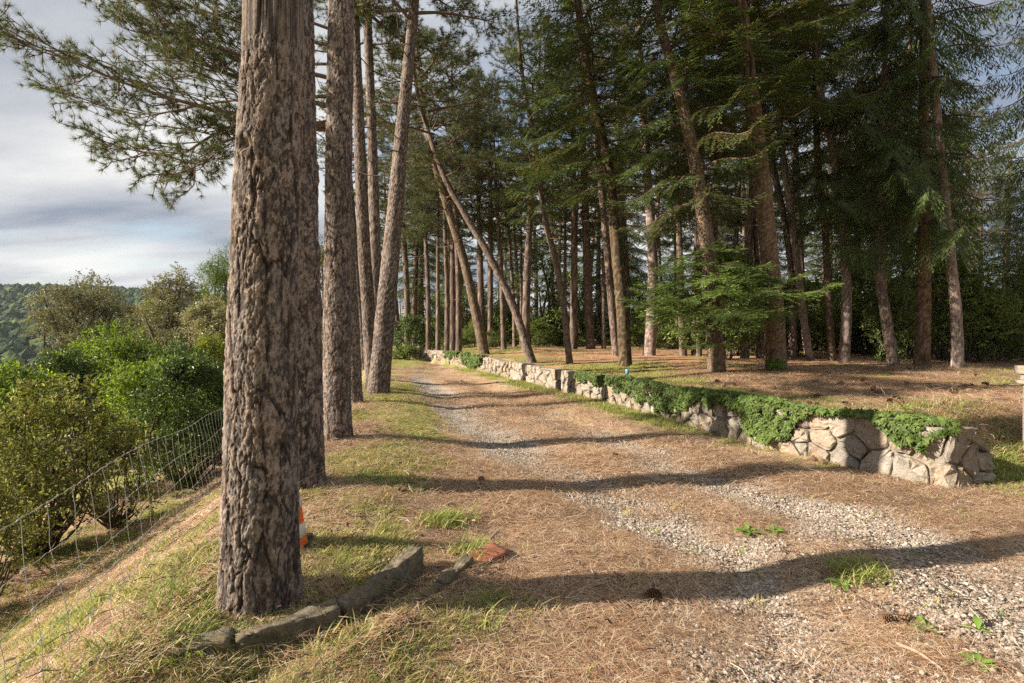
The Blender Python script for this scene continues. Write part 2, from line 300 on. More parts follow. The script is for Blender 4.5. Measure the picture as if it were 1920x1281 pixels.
def grad_axis(lo, hi, d0, far_lo, far_hi, g=1.16):
    a = list(np.arange(lo, hi, d0)); s = d0; x = hi
    while x < far_hi: a.append(x); s *= g; x += s
    a.append(far_hi); s = d0; x = lo - d0; b = []
    while x > far_lo: b.append(x); s *= g; x -= s
    b.append(far_lo); return np.array(b[::-1] + a)
gx = grad_axis(-6.5, 9.0, 0.065, -1050, 1050); gy = grad_axis(1.2, 14.0, 0.065, -1050, 1050, 1.10)
GX, GY = np.meshgrid(gx, gy); GZ = height(GX, GY)
def masks(X, Y):
    u = line_x(Y) - X; dw = X - wall_x(Y); dt = X - track_x(Y)
    n = fbm(X * 0.9, Y * 0.9, 4, 31); n2 = fbm(X * 2.6, Y * 2.6, 4, 41); n3 = fbm(X * 0.45, Y * 0.45, 3, 51)
    road = (1 - sst(-0.9, -0.3, u)) * (1 - sst(-0.8, -0.2, dw))
    g = np.exp(-(dt / 0.5) ** 2) * (0.50 + 0.75 * n2)
    g = np.maximum(g, 0.9 * np.exp(-((dt - 1.35) / 0.5) ** 2) * (1 - sst(5.5, 9, Y)) * sst(0.40, 0.56, n) + 0.25 * np.exp(-((dt - 1.5) / 0.6) ** 2) * (1 - sst(9, 13, Y)))
    g = np.maximum(g, 0.95 * sst(0.45, 0.95, X) * (1 - sst(3.3, 4.3, Y)) * sst(0.36, 0.52, fbm(X * 1.5, Y * 2.4, 4, 61)))
    g = np.clip(g + 0.30 * (n2 - 0.5) + 0.08 * (dt > -0.6), 0, 1) * road * (1 - sst(20, 24, Y))
    bank = sst(-1.5, -0.6, u) * (1 - sst(0.3, 1.2, u)) + 1.1 * sst(0.6, 1.4, u) * (1 - sst(3, 4.5, u)) * sst(0.38, 0.55, fbm(X * 1.7, Y * 1.7, 4, 97)); foot = np.exp(-((dw + 0.35) / 0.35) ** 2) * sst(5.5, 9, Y)
    edge = np.exp(-((dw - 0.9) / 0.9) ** 2) * sst(0.1, 0.4, dw)
    gr = 1.0 * bank + 1.0 * foot + 1.0 * edge + 0.9 * sst(0.55, 0.68, fbm(X * 0.8 + 3, Y * 0.8 + 8, 3, 95)) * (dw > 0.3) + 0.45 * sst(0.0, -1.2, X) * (1 - sst(2.6, 3.6, Y)) * sst(-1.6, -0.2, X) + 0.12
    gr = gr + 0.75 * sst(4.0, 6.5, u) + 0.6 * sst(22, 26, Y)
    gr = np.clip(gr * (0.10 + 2.0 * n2 * sst(0.30, 0.62, n)) * 1.1, 0, 1) * (1 - g)
    return g, gr
mb = MB(); nx, ny = len(gx), len(gy)
ii = (np.arange(ny - 1)[:, None] * nx + np.arange(nx - 1)[None]); Fq = np.stack([ii, ii + 1, ii + nx + 1, ii + nx], -1).reshape(-1, 4)
mb.add(np.stack([GX, GY, GZ], -1).reshape(-1, 3), Fq)
def ground_mat():
    m = NM('ground'); v = m.geo(); g = m.attr('gravel'); gr = m.attr('grass')
    fn = m.noise(v, 75, 8, 0.8); mid = m.noise(v, 9, 5, 0.65); big = m.noise(v, 1.3, 4, 0.6)
    ndl = m.ramp(fn, [(0.30, (0.11, 0.065, 0.04)), (0.48, (0.36, 0.235, 0.15)), (0.66, (0.62, 0.49, 0.35))])
    ndl = m.mix(m.rng(mid, 0.35, 0.7, 0, 0.5), ndl, (0.46, 0.345, 0.225))
    ndl = m.mix(m.rng(big, 0.48, 0.62, 0, 0.55), ndl, (0.25, 0.13, 0.075))
    ndl = m.mix(m.rng(m.noise(v, 3.2, 5, 0.7), 0.52, 0.66, 0, 0.6), ndl, (0.135, 0.085, 0.055))
    ndl = m.mix(m.rng(m.noise(v, 0.55, 3, 0.6), 0.45, 0.65, 0, 0.4), ndl, (0.50, 0.41, 0.26))
    ndl = m.mix(m.math('MULTIPLY', m.attr('terrace'), m.rng(m.noise(v, 1.1, 4, 0.6), 0.35, 0.6, 0.25, 0.75)), ndl, m.ramp(fn, [(0.30, (0.16, 0.072, 0.034)), (0.48, (0.42, 0.215, 0.10)), (0.68, (0.60, 0.38, 0.20))]))
    gcol = m.ramp(m.n("ShaderNodeTexVoronoi", {'Vector': v, 'Scale': 48.0}).outputs[1], [(0.0, (0.20, 0.17, 0.137)), (0.6, (0.37, 0.325, 0.275)), (1.0, (0.52, 0.48, 0.425))])
    grc = m.ramp(fn, [(0.25, (0.12, 0.13, 0.035)), (0.55, (0.27, 0.27, 0.09)), (0.8, (0.46, 0.40, 0.19))])
    c = m.mix(m.rng(m.math('ADD', gr, m.math('MULTIPLY', m.math('SUBTRACT', mid, 0.5), 0.7)), 0.18, 0.62), ndl, grc)
    c = m.mix(m.rng(m.math('ADD', g, m.math('MULTIPLY', m.math('SUBTRACT', mid, 0.5), 0.9)), 0.30, 0.55), c, gcol)
    h = m.math('ADD', fn, m.math('MULTIPLY', mid, 1.5))
    return m.done(m.bsdf(c, 0.95, m.bump(h, 0.6, 0.02), 0.1))
M['ground'] = ground_mat()
me = mb.mesh("ground", [M['ground']])
mg, mgr = masks(GX.ravel(), GY.ravel())
for nm, arr in (('gravel', mg), ('grass', mgr), ('terrace', sst(0.1, 0.6, GX.ravel() - wall_x(GY.ravel())) * sst(5.6, 6.6, GY.ravel()))):
    a = me.attributes.new(nm, 'FLOAT', 'POINT'); a.data.foreach_set("value", arr.astype(np.float32))
link("ground", me, kind="structure")

# ------------------------------------------------------------------ far hills with woods
def hill_z(X, Y):
    r = np.hypot(X, Y); az = np.degrees(np.arctan2(X, Y))
    ridge = 34 + 8 * np.sin((az + 44) * 0.16) - 0.55 * np.clip(az + 42, 0, 40) + 9 * (fbm(az * 0.13, r * 0.0, 3, 71) - 0.5)
    z = -32 + (ridge + 32) * sst(260, 740, r) + 12 * (fbm(X * 0.008, Y * 0.008, 3, 73) - 0.5) * sst(150, 400, r) + 22 * np.exp(-((r - 420) / 90) ** 2) * fbm(X * 0.006, Y * 0.006, 2, 79) - 12 * sst(780, 1300, r)
    return z
mb = MB(); ra = np.linspace(150, 1000, 60); aa = np.radians(np.linspace(-130, 40, 220))
RA, AA = np.meshgrid(ra, aa); HX, HY = RA * np.sin(AA), RA * np.cos(AA)
na, nr = len(aa), len(ra); ii = (np.arange(na - 1)[:, None] * nr + np.arange(nr - 1)[None])
mb.add(np.stack([HX, HY, hill_z(HX, HY)], -1).reshape(-1, 3), np.stack([ii, ii + nr, ii + nr + 1, ii + 1], -1).reshape(-1, 4))
link("hills", mb.mesh("hills", [M['farwood']]), kind="structure")
def ico(sub=1):
    import bmesh
    bm = bmesh.new(); bmesh.ops.create_icosphere(bm, subdivisions=sub, radius=1.0)
    V = np.array([v.co[:] for v in bm.verts]); F = np.array([[v.index for v in f.verts] for f in bm.faces]); bm.free(); return V, F
IV, IF = ico(2); IV1, IF1 = ico(1)
rg = np.random.default_rng(5); mb = MB()
n = 9000; r = 170 + 620 * rg.random(n) ** 0.75; az = np.radians(-60 + 45 * rg.random(n)); X = r * np.sin(az); Y = r * np.cos(az)
Z = hill_z(X, Y); sz = 2.4 + 2.4 * rg.random(n); V = IV1[None] * sz[:, None, None] * np.array([1, 1, 1.1])
V = V * (0.72 + 0.56 * rg.random((n, len(IV1), 1))); V += np.stack([X, Y, Z + sz * 0.55], -1)[:, None]
Fa = (IF1[None] + (np.arange(n) * len(IV1))[:, None, None]).reshape(-1, 3)
tn = np.repeat(np.clip(0.5 + 0.35 * rg.standard_normal(n) - 0.0006 * (r - 350), 0, 1), len(IV1))
mb.add(V.reshape(-1, 3), Fa, 0, np.clip(tn + 0.12 * rg.standard_normal(len(tn)), 0, 1))
link("far_wood", mb.mesh("far_wood", [M['farwood']], False), kind="stuff", label="green wooded hillside across the valley", category="wood")

# ------------------------------------------------------------------ bark relief and trunks
def worley(u, v, nu, s=0):
    """F1 and F2 distance of jittered cells, wrapped every nu cells in u"""
    iu = np.floor(u).astype(np.int64); iv = np.floor(v).astype(np.int64)
    f1 = np.full(u.shape, 9.0); f2 = np.full(u.shape, 9.0); cid = np.zeros(u.shape)
    for du in (-1, 0, 1):
        for dv in (-1, 0, 1):
            cu, cv = iu + du, iv + dv; wu = np.mod(cu, nu)
            hx = hash01(wu, cv, 1, s); hy = hash01(wu, cv, 2, s)
            d = np.hypot(cu + 0.1 + 0.8 * hx - u, cv + 0.1 + 0.8 * hy - v)
            nw = d < f1; f2 = np.where(nw, f1, np.minimum(f2, d)); cid = np.where(nw, hash01(wu, cv, 3, s), cid); f1 = np.where(nw, d, f1)
    return f1, f2, cid
def make_trunk(path, radii, seg, rings, amp, mat, seed=0, plate=(0.075, 0.20), flare=0.35, knots=0, vis=1.0):
    """vis: the share of the trunk's length that gets most of the rings"""
    PD = spline(path, 1600); sd = np.concatenate([[0], np.cumsum(np.linalg.norm(np.diff(PD, axis=0), axis=1))])
    s = np.linspace(0, sd[-1], rings) if vis > 0.8 else np.concatenate([np.linspace(0, sd[-1] * vis, int(rings * 0.88)), np.linspace(sd[-1] * vis, sd[-1], rings - int(rings * 0.88) + 1)[1:]])
    P = np.stack([np.interp(s, sd, PD[:, k]) for k in range(3)], -1); TT = unit(np.gradient(PD, axis=0)); t = unit(np.stack([np.interp(s, sd, TT[:, k]) for k in range(3)], -1))
    R = np.interp(s / sd[-1], np.linspace(0, 1, len(radii)), radii)
    a = np.tile([1.0, 0, 0], (rings, 1)); a = unit(a - t * np.sum(a * t, 1, keepdims=True)); b = np.cross(t, a)
    th = np.arange(seg) * 2 * np.pi / seg; TH, SS = np.meshgrid(th, s); RR = R[:, None]; cx_, sx_ = np.cos(TH), np.sin(TH)
    rad = RR * (1 + flare * np.exp(-SS / 0.22) * (0.55 + 0.45 * np.sin(TH * 5 + seed) * np.sin(TH * 3 + 1.3 * seed)))
    rad = rad * (1 + 0.06 * (vnoise(cx_ * 1.5 + 9 + SS * 0.9, sx_ * 1.5 + 5 + SS * 0.8, seed) - 0.5) + 0.03 * np.sin(2 * TH + SS * 0.7 + seed))
    nu = max(5, int(round(2 * np.pi * R[0] / plate[0])))
    w1 = fbm(cx_ * 3 + 7 + sx_ * 2, SS * 3.2 + sx_ * 3, 4, seed + 3) - 0.5; w2 = fbm(cx_ * 2 + 3 - sx_ * 3, SS * 4 + sx_ * 2, 4, seed + 9) - 0.5
    u = TH / (2 * np.pi) * nu; v = SS / plate[1]
    f1, f2, cid = worley(u + 1.5 * w1, v + 1.2 * w2, nu, seed); 
    g1, g2, c2 = worley(u * 3 + 2.2 * w1 + 1.2 * w2, v * 5 + 2.0 * w1, nu * 3, seed + 4); cut2 = sst(0, 0.20, g2 - g1)
    q1, q2, c3 = worley(u * 6 + 3 * w2, v * 13 + 3 * w1, nu * 6, seed + 6)
    pl = sst(0.0, 0.10, f2 - f1) * 0.75 + 0.25 * sst(0.0, 0.5, f2 - f1); pl = 1 - (1 - pl) * sst(0.40, 0.58, fbm(cx_ * 2 + 20, SS * 2.5 + sx_ * 2 + 20, 3, seed + 12) + 0.12)
    h1, h2, c4 = worley(u * 12 + 4 * w1, v * 28 + 4 * w2, nu * 12, seed + 14)
    rel = amp * (0.9 * pl + 0.40 * (cid - 0.5) + 0.55 * (c2 - 0.5) + 0.22 * cut2 + 0.42 * (c3 - 0.5) + 0.25 * (c4 - 0.5) - 0.85)
    rad = rad + rel
    for k in range(knots):
        kt, ks = hash01(np.array([k]), np.array([seed]), 5)[0] * 2 * np.pi, 0.7 + (k + hash01(np.array([k]), np.array([seed]), 6)[0]) * s[-1] * min(vis, 1) / knots * 0.8
        dd = np.hypot((np.angle(np.exp(1j * (TH - kt)))) * RR, (SS - ks) * 0.8) * (1 + 0.5 * w1); rad = rad + 0.016 * np.exp(-((dd - 0.05) / 0.022) ** 2) - 0.025 * np.exp(-(dd / 0.028) ** 2)
    V = P[:, None] + rad[..., None] * (np.cos(th)[None, :, None] * a[:, None] + np.sin(th)[None, :, None] * b[:, None])
    mb = MB(); i = np.arange(rings - 1)[:, None] * seg; j = np.arange(seg)[None]; j2 = (j + 1) % seg
    tint = pl * (0.50 + 0.10 * cut2) + 0.06 + 0.30 * (c2 - 0.5) + 0.42 * (c3 - 0.5) + 0.36 * (c4 - 0.5)
    mb.add(V.reshape(-1, 3), np.stack([i + j, i + j2, i + seg + j2, i + seg + j], -1).reshape(-1, 4), 0, np.clip(tint, 0, 1).ravel())
    me_ = mb.mesh("trunk", [mat]); at_ = me_.attributes.new("plate", 'FLOAT', 'POINT'); at_.data.foreach_set("value", (0.5 * cid + 0.5 * c2).astype(np.float32).ravel())
    return me_, P

# ------------------------------------------------------------------ foliage
def tufts(mb, P, D, k, ln, wd, rg, m=1, spread=(0.30, 1.45), back=0.035, tint=None):
    n = len(P); P = np.repeat(P, k, 0); D = np.repeat(unit(D), k, 0); N = n * k
    a, b = rot_basis(D); ph = rg.random(N)[:, None] * 2 * np.pi; th = (spread[0] + (spread[1] - spread[0]) * rg.random(N))[:, None]
    d = np.cos(th) * D + np.sin(th) * (np.cos(ph) * a + np.sin(ph) * b); d[:, 2] -= 0.06
    d = unit(d); base = P - D * (back * rg.random(N))[:, None]; L = (ln * (0.7 + 0.5 * rg.random(N)))[:, None]
    wv = unit(np.cross(d, rg.standard_normal((N, 3)))) * wd * 0.5
    V = np.stack([base - wv, base + wv, base + d * L], 1).reshape(-1, 3)
    tn = np.repeat(np.clip((rg.random(n) * 0.7 + 0.15) if tint is None else tint, 0, 1), k)
    tn = np.where(rg.random(N) < 0.04, 0.0, tn); mb.add(V, np.arange(N * 3).reshape(-1, 3), m, np.repeat(tn, 3))
def pine_limb(mb, rg, path, r0, sec=12, ter=5, k=18, ln=0.13, wd=0.005, slen=0.45, t0=0.2, wig=0.55):
    """a pine limb with side branches, twigs and needle tufts; path holds its control points"""
    P = spline(path, 12); L = np.linalg.norm(np.diff(P, axis=0), axis=1).sum(); tube(mb, P, np.linspace(r0, r0 * 0.16, 12), 6, 0)
    T = unit(np.gradient(P, axis=0)); TP, TD = [], []
    for q in range(sec):
        t = t0 + (1 - t0) * (q + rg.random()) / sec; x = t * 11; i = min(int(x), 10); p = P[i] + (P[i + 1] - P[i]) * (x - i); d = T[i]
        side = unit(np.cross(d, [0, 0, 1.0])) * (1 if q % 2 else -1)
        sd = unit(d * 0.75 + side * (0.55 + 0.5 * rg.random()) + np.array([0, 0, 0.35 * rg.random() - 0.12]))
        sl = slen * L * (1.05 - 0.75 * t) * (0.6 + 0.7 * rg.random()) + 0.15
        sp = spline([p, p + sd * sl * 0.5 + rg.standard_normal(3) * 0.11 * sl, p + sd * sl + np.array([0, 0, (0.22 - 0.45 * rg.random()) * sl])], 6); tube(mb, sp, np.linspace(r0 * 0.30, 0.004, 6), 4, 0)
        for w_ in range(ter + 1):
            tt = 0.25 + 0.75 * (w_ + 0.5 * rg.random()) / ter; tt = min(tt, 1.0); x2 = tt * 5; i2 = min(int(x2), 4); p2 = sp[i2] + (sp[i2 + 1] - sp[i2]) * (x2 - i2); d2 = unit(sp[i2 + 1] - sp[i2])
            td = unit(d2 + rg.standard_normal(3) * wig + np.array([0, 0, 0.25])); tl = (0.10 + 0.24 * rg.random()) * (1.2 - 0.4 * tt)
            e = p2 + td * tl; tube(mb, np.array([p2, (p2 + e) / 2 + rg.standard_normal(3) * 0.015, e]), np.array([0.006, 0.005, 0.004]), 3, 0)
            TP.append(e); TD.append(td)
            if tl > 0.16: TP.append(p2 + td * tl * 0.55); TD.append(td)
        TP.append(sp[-1]); TD.append(sp[-1] - sp[-2])
    TP.append(P[-1]); TD.append(T[-1])
    tufts(mb, np.array(TP), np.array(TD), k, ln, wd, rg)
def pine_crown(seed, Hc, R, nl, k=22, wd=0.009, sec=11, ter=5, low=0.55, ln=0.15):
    rg = np.random.default_rng(seed); mb = MB()
    for i in range(nl):
        f = (i + rg.random()) / nl; z = f * Hc * 0.96; az = i * 2.399 + rg.random() * 0.7
        L = R * (low + (1 - low) * math.sin(min(1, f * 2.2) * math.pi / 2)) * (1 - 0.75 * f ** 2.5) * (0.65 + 0.5 * rg.random())
        d = np.array([math.cos(az), math.sin(az), 0]); up = -0.05 + 0.5 * f + 0.2 * rg.random(); o = np.array([0, 0, z])
        pth = [o, o + d * L * 0.4 + np.array([0, 0, up * L * 0.25]) + rg.standard_normal(3) * 0.06 * L, o + d * L * 0.75 + np.array([0, 0, up * L * 0.5]) + rg.standard_normal(3) * 0.07 * L, o + d * L + np.array([0, 0, up * L * 0.85])]
        pine_limb(mb, rg, pth, 0.018 + 0.014 * L, sec, ter, k, ln, wd, 0.42, 0.28)
    for i in range(max(3, int(nl * 0.22))):          # bare dead limbs under the crown
        az = rg.random() * 6.28; d = np.array([math.cos(az), math.sin(az), 0.1 - 0.3 * rg.random()]); L = R * (0.2 + 0.45 * rg.random()); o = np.array([0, 0, -rg.random() * Hc * 0.42])
        tube(mb, spline([o, o + d * L * 0.5 + rg.standard_normal(3) * 0.08, o + d * L + np.array([0, 0, 0.15 * L])], 6), np.linspace(0.022, 0.005, 6), 4, 0)
    return mb.mesh("crown", [M['twig'], M['pine']])
def sprays(mb, rg, P, D, Nn, ln, wd, m=1, tint=None, jit=0.35):
    """short flat needle-covered twigs: lozenges folded along the middle"""
    n = len(P); d = unit(D + rg.standard_normal((n, 3)) * jit * 0.5); s = unit(np.cross(d, unit(Nn + rg.standard_normal((n, 3)) * jit))); up = np.cross(s, d)
    L = (ln * (0.6 + 0.7 * rg.random(n)))[:, None]; W = (wd * (0.7 + 0.6 * rg.random(n)))[:, None]
    V = np.stack([P, P + d * L * 0.45 + s * W - up * W * 0.35, P + d * L, P + d * L * 0.45 - s * W - up * W * 0.35], 1).reshape(-1, 3)
    b = np.arange(n)[:, None] * 4; Fa = np.concatenate([b + [[0, 1, 2]], b + [[0, 2, 3]]])
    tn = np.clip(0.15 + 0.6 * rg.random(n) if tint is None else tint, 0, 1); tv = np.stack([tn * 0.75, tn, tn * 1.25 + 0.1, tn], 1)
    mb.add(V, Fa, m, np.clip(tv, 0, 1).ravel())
def fir_limb(mb, rg, o, az, L, droop, dens=1.0, hang=0.0, ln=0.085, wd=0.015, tip=0.0, r0=0.02, vj=0.08, sp_=0.038):
    d = np.array([math.cos(az), math.sin(az), 0.0]); sd = np.array([-d[1], d[0], 0])
    bend = 0.12 * rg.standard_normal()
    P = spline([o, o + d * L * 0.35 + np.array([0, 0, 0.04 - droop * 0.25]) * L + sd * bend * L * 0.3, o + d * L * 0.72 + np.array([0, 0, -droop * 0.75]) * L + sd * bend * L * 0.7, o + d * L + np.array([0, 0, -droop + tip]) * L + sd * bend * L], 10)
    tube(mb, P, np.linspace(r0, 0.004, 10), 4, 0)
    ns = max(4, int(L / 0.085 * dens)); SP, SD, SN = [], [], []
    for q in range(ns):
        t = 0.16 + 0.84 * (q + 0.6 * rg.random()) / ns; x = min(t, 0.999) * 9; i = int(x); p = P[i] + (P[i + 1] - P[i]) * (x - i); ld = unit(P[i + 1] - P[i])
        for sg in (-1, 1):
            s_l = L * 0.40 * (1.08 - t) * (0.6 + 0.6 * rg.random()) + 0.10
            dd = unit(ld * (0.75 + 0.2 * rg.random()) + sd * sg * (0.8 + 0.2 * rg.random()) + np.array([0, 0, -hang * (0.5 + rg.random()) + vj * rg.standard_normal()]))
            m_ = max(3, int(s_l / sp_)); tt = (np.arange(m_) + 0.6) / m_
            pts = p + dd[None] * (tt * s_l)[:, None] + np.array([0, 0, -1.0]) * (hang * 0.5 + 0.08) * (tt ** 2)[:, None] * s_l
            sgn = np.where(np.arange(m_) % 2, 1, -1)[:, None]; cr = unit(np.cross(dd, [0, 0, 1.0]))
            SP.append(pts); SD.append(dd + cr * sgn * 0.65 + np.array([0, 0, -hang * 0.6])); SN.append(np.tile(unit(np.cross(cr, dd)), (m_, 1)))
            SP.append(pts[-1:]); SD.append(dd[None]); SN.append(np.array([[0, 0, 1.0]]))
    SP, SD, SN = np.concatenate(SP), np.concatenate(SD), np.concatenate(SN)
    sprays(mb, rg, SP, SD, SN, ln, wd, 1, 0.1 + 0.55 * rg.random(len(SP)) + 0.12 * rg.standard_normal())
def fir_crown(seed, Hc, R, step=0.42, droop=0.25, hang=0.35, per=5, mat='fir', dens=0.8, bare=4, low=0.75, ln=0.13, wd=0.014):
    rg = np.random.default_rng(seed); mb = MB(); z = 0.0; i = 0
    while z < Hc * 0.97:
        f = z / Hc; L0 = R * (low + (1 - low) * min(1, f * 4)) * (1 - f) ** 0.8 + 0.12
        for k_ in range(per):
            fir_limb(mb, rg, np.array([0, 0, z + 0.2 * rg.random()]), i * 0.9 + k_ * 6.283 / per + rg.random() * 0.6, L0 * (0.7 + 0.45 * rg.random()), droop * (0.6 + 0.7 * rg.random()) * (1 - 0.9 * f), dens, hang, ln, wd, 0.10, 0.012 + 0.01 * L0)
        z += step * (0.8 + 0.4 * rg.random()); i += 1
    for i in range(bare):
        az = rg.random() * 6.28; d = np.array([math.cos(az), math.sin(az), -0.25 * rg.random()]); L = R * (0.25 + 0.4 * rg.random()); o = np.array([0, 0, -rg.random() * 1.8])
        tube(mb, spline([o, o + d * L * 0.5 + rg.standard_normal(3) * 0.06, o + d * L], 5), np.linspace(0.018, 0.004, 5), 4, 0)
    return mb.mesh("crown", [M['twig'], M[mat]])
def leaf_shell(mb, rg, lobes, n, size, m=1, out=0.7, shell=0.35, asp=0.42, tint0=0.15, tint1=0.7):
    """leaves spread through the outer volume of lobes (cx,cy,cz,rx,ry,rz), grouped in sprigs"""
    lobes = np.array(lobes, float); wgt = (lobes[:, 3] * lobes[:, 4] + lobes[:, 3] * lobes[:, 5]); wgt /= wgt.sum()
    ns = max(1, n // 9); li = rg.choice(len(lobes), ns, p=wgt); d = unit(rg.standard_normal((ns, 3))); d[:, 2] = np.where(d[:, 2] < -0.55, -d[:, 2], d[:, 2])
    q = fbm(d[:, 0] * 3.3 + li * 7 + 20, d[:, 1] * 3.3 + d[:, 2] * 2.7 + 20, 3, 8)
    rr = (0.72 + 0.52 * q) * (1 - shell * rg.random(ns) ** 1.7); C = lobes[li, :3] + d * lobes[li, 3:] * rr[:, None]
    keep = (fbm(C[:, 0] * 2.2 + 50, C[:, 2] * 2.2 + C[:, 1] * 1.7 + 50, 2, 77) > 0.39); C, d, ns = C[keep], d[keep], int(keep.sum())
    st = np.clip(tint0 + (tint1 - tint0) * rg.random(ns) + 0.25 * (rg.random(ns) - 0.5), 0, 1)
    k = 9; N = ns * k; sd = unit(d * out + np.array([0, 0, 0.55]) + rg.standard_normal((ns, 3)) * 0.4)
    t = rg.random(N); Cc = np.repeat(C, k, 0) + np.repeat(sd, k, 0) * (t * size * 2.6)[:, None] + rg.standard_normal((N, 3)) * size * 0.35
    ld = unit(np.repeat(sd, k, 0) * 0.6 + rg.standard_normal((N, 3)) * 0.75); nn = unit(np.repeat(d, k, 0) * 0.7 + np.array([0, 0, 0.6]) + rg.standard_normal((N, 3)) * 0.55)
    s = unit(np.cross(ld, nn)); up = np.cross(s, ld); L = (size * (0.7 + 0.6 * rg.random(N)))[:, None]; W = L * asp * 0.5
    V = np.stack([Cc, Cc + ld * L * 0.5 + s * W + up * W * 0.35, Cc + ld * L - up * L * 0.12, Cc + ld * L * 0.5 - s * W + up * W * 0.35], 1).reshape(-1, 3)
    b = np.arange(N)[:, None] * 4; mb.add(V, np.concatenate([b + [[0, 1, 2]], b + [[0, 2, 3]]]), m, np.repeat(np.clip(np.repeat(st, k) + 0.12 * rg.standard_normal(N), 0, 1), 4))
    return C
def stems(mb, rg, base, C, n, r=0.02, m=0):
    if len(C) == 0: return
    for i in rg.choice(len(C), min(n, len(C)), replace=False):
        c = C[i]; mid = base + (c - base) * 0.5 + rg.standard_normal(3) * 0.10 * np.linalg.norm(c - base); mid[2] = base[2] + (c[2] - base[2]) * 0.38
        tube(mb, spline([base + rg.standard_normal(3) * 0.04 * np.array([1, 1, 0]), mid, c], 7), np.linspace(r, r * 0.2, 7), 5, m)
def shrub_mesh(seed, lobes, n, size, mat, r=0.03, nst=16, **k):
    rg = np.random.default_rng(seed); fo = MB(); C = leaf_shell(fo, rg, lobes, n, size, 0, **k); stm = MB(); stems(stm, rg, np.zeros(3), C, nst, r)
    return fo.mesh("foliage", [M[mat]], False), stm.mesh("stem", [M['bark_dark']])
def shrub(name, loc, meshes, label, cat, group=None, rz=0.0, sc=(1, 1, 1), part=("foliage", "stem")):
    o = empty(name, loc, label, cat, group); o.rotation_euler = (0, 0, rz); o.scale = sc
    for nm, me_ in zip(part, meshes): link(nm, me_, o)
    return o

# ------------------------------------------------------------------ crown kinds, shared between trees
PINE = [pine_crown(101, 8, 3.0, 34), pine_crown(102, 8, 3.3, 30), pine_crown(103, 7, 2.7, 26)]
PINE.append(pine_crown(104, 8, 2.6, 13))
FIR = [fir_crown(201, 11, 3.0, 0.62, 0.20, 0.25, 5, dens=1.0), fir_crown(202, 11, 2.7, 0.78, 0.30, 0.95, 5, dens=1.05, ln=0.16, wd=0.013), fir_crown(203, 10, 2.3, 0.6, 0.28, 0.5, 4)]
TREES = {}
def tree(name, key, pix, w0, w1, mat, label, crown=None, top=15.0, cbase=7.0, crz=0.0, csc=1.0, seg=20, rings=90, amp=0.010, plate=(0.06, 0.15), Y=None, group=None, cat="tree", knots=0, flare=0.25, seed=None):
    """pix: photo pixels up the trunk, the first where it meets the ground; w0, w1: its width there and at the last pixel"""
    g = ground_at(pix[0][0], pix[0][1]); seed = len(TREES) if seed is None else seed
    Yc = (g[1] if Y is None else Y) + 0.5 * w0 / F_PX * g[1]
    pts = [at(a, b, Yc) for a, b in pix]; pts[0][2] = H(pts[0][0], Yc) - 0.10
    ct = 1 / math.sqrt(1 + ((pix[0][0] - 960) / F_PX) ** 2); r0 = 0.5 * w0 / F_PX * Yc * ct; r1 = 0.5 * w1 / F_PX * Yc * ct   # wide angles stretch sideways
    d = pts[-1] - pts[-2]; d = d / np.linalg.norm(d); d = unit(d + np.array([0, 0, 0.6])); zt = pts[-1][2]
    vis = len(pts)
    if zt < top:
        pts.append(pts[-1] + d * (top - zt) * 0.5 / d[2]); d2 = unit(d + np.array([0, 0, 1.0])); pts.append(pts[-1] + d2 * (top - zt) * 0.5 / d2[2])
    pts = np.array(pts); base = pts[0].copy(); base[2] += 0.10
    zs = np.array([p[2] for p in pts]); ln = np.concatenate([[0], np.cumsum(np.linalg.norm(np.diff(pts, axis=0), axis=1))])
    rk = np.interp(np.linspace(0, ln[-1], 40), [0, ln[vis - 1], ln[-1]], [r0, min(r1, r0), 0.03])
    e = empty(name, base, label, cat, group)
    me_, P = make_trunk(pts - base, rk, seg, rings, amp, M[mat], seed, plate, flare, knots, min(1.0, ln[vis - 1] / ln[-1] * 1.03))
    link("trunk", me_, e)
    if crown is not None:
        P = P + base; i = int(np.argmin(np.abs(P[:, 2] - cbase))); dr = P[-1] - P[i]; dr = Vector(dr); sc = dr.length / 8.0 * csc if crown in PINE else dr.length / 10.5
        c = link("crown", crown, e); c.location = Vector(P[i] - base)
        c.rotation_euler = (dr.to_track_quat('Z', 'Y') @ Euler((0, 0, crz)).to_quaternion()).to_euler(); c.scale = (csc, csc, dr.length / (8.0 if crown is not PINE[2] else 7.0)) if crown in PINE else (csc, csc, dr.length / (11.0 if crown is not FIR[2] else 10.0))
    TREES[key] = (e, P, Yc)
    return e
G_ROW = "pines along the grassy bank"
tree("pine_tree", "L1", [(487, 1168), (490, 900), (492, 640), (500, 380), (510, 150), (513, 0)], 144, 116, 'bark', "thick pine with deeply fissured plated bark beside the low kerb stones", PINE[3], 17, 10.0, 0.3, 1.0, 270, 620, 0.0125, (0.10, 0.40), knots=4, flare=0.22, seed=1)
tree("pine_tree", "L2", [(562, 925), (560, 640), (556, 380), (551, 150), (548, 0)], 92, 80, 'bark', "pine standing just behind the trunk that hides the traffic cone", PINE[3], 17, 10.0, 1.3, 1.0, 150, 420, 0.012, (0.09, 0.36), knots=6, flare=0.24, seed=2)
tree("pine_tree", "L3", [(632, 828), (632, 640), (634, 400), (637, 200), (639, 0)], 56, 46, 'bark', "pale flaky pine with long low limbs reaching over the wire fence", PINE[3], 16.5, 9.4, 2.3, 1.0, 120, 420, 0.011, (0.08, 0.30), knots=4, flare=0.22, seed=3)
tree("pine_tree", "L4", [(664, 757), (661, 640), (652, 480), (640, 300)], 32, 24, 'bark', "reddish pine half hidden behind the pale flaky pine of the bank", PINE[3], 16, 9.4, 3.0, 0.9, 60, 220, 0.010, (0.06, 0.15))
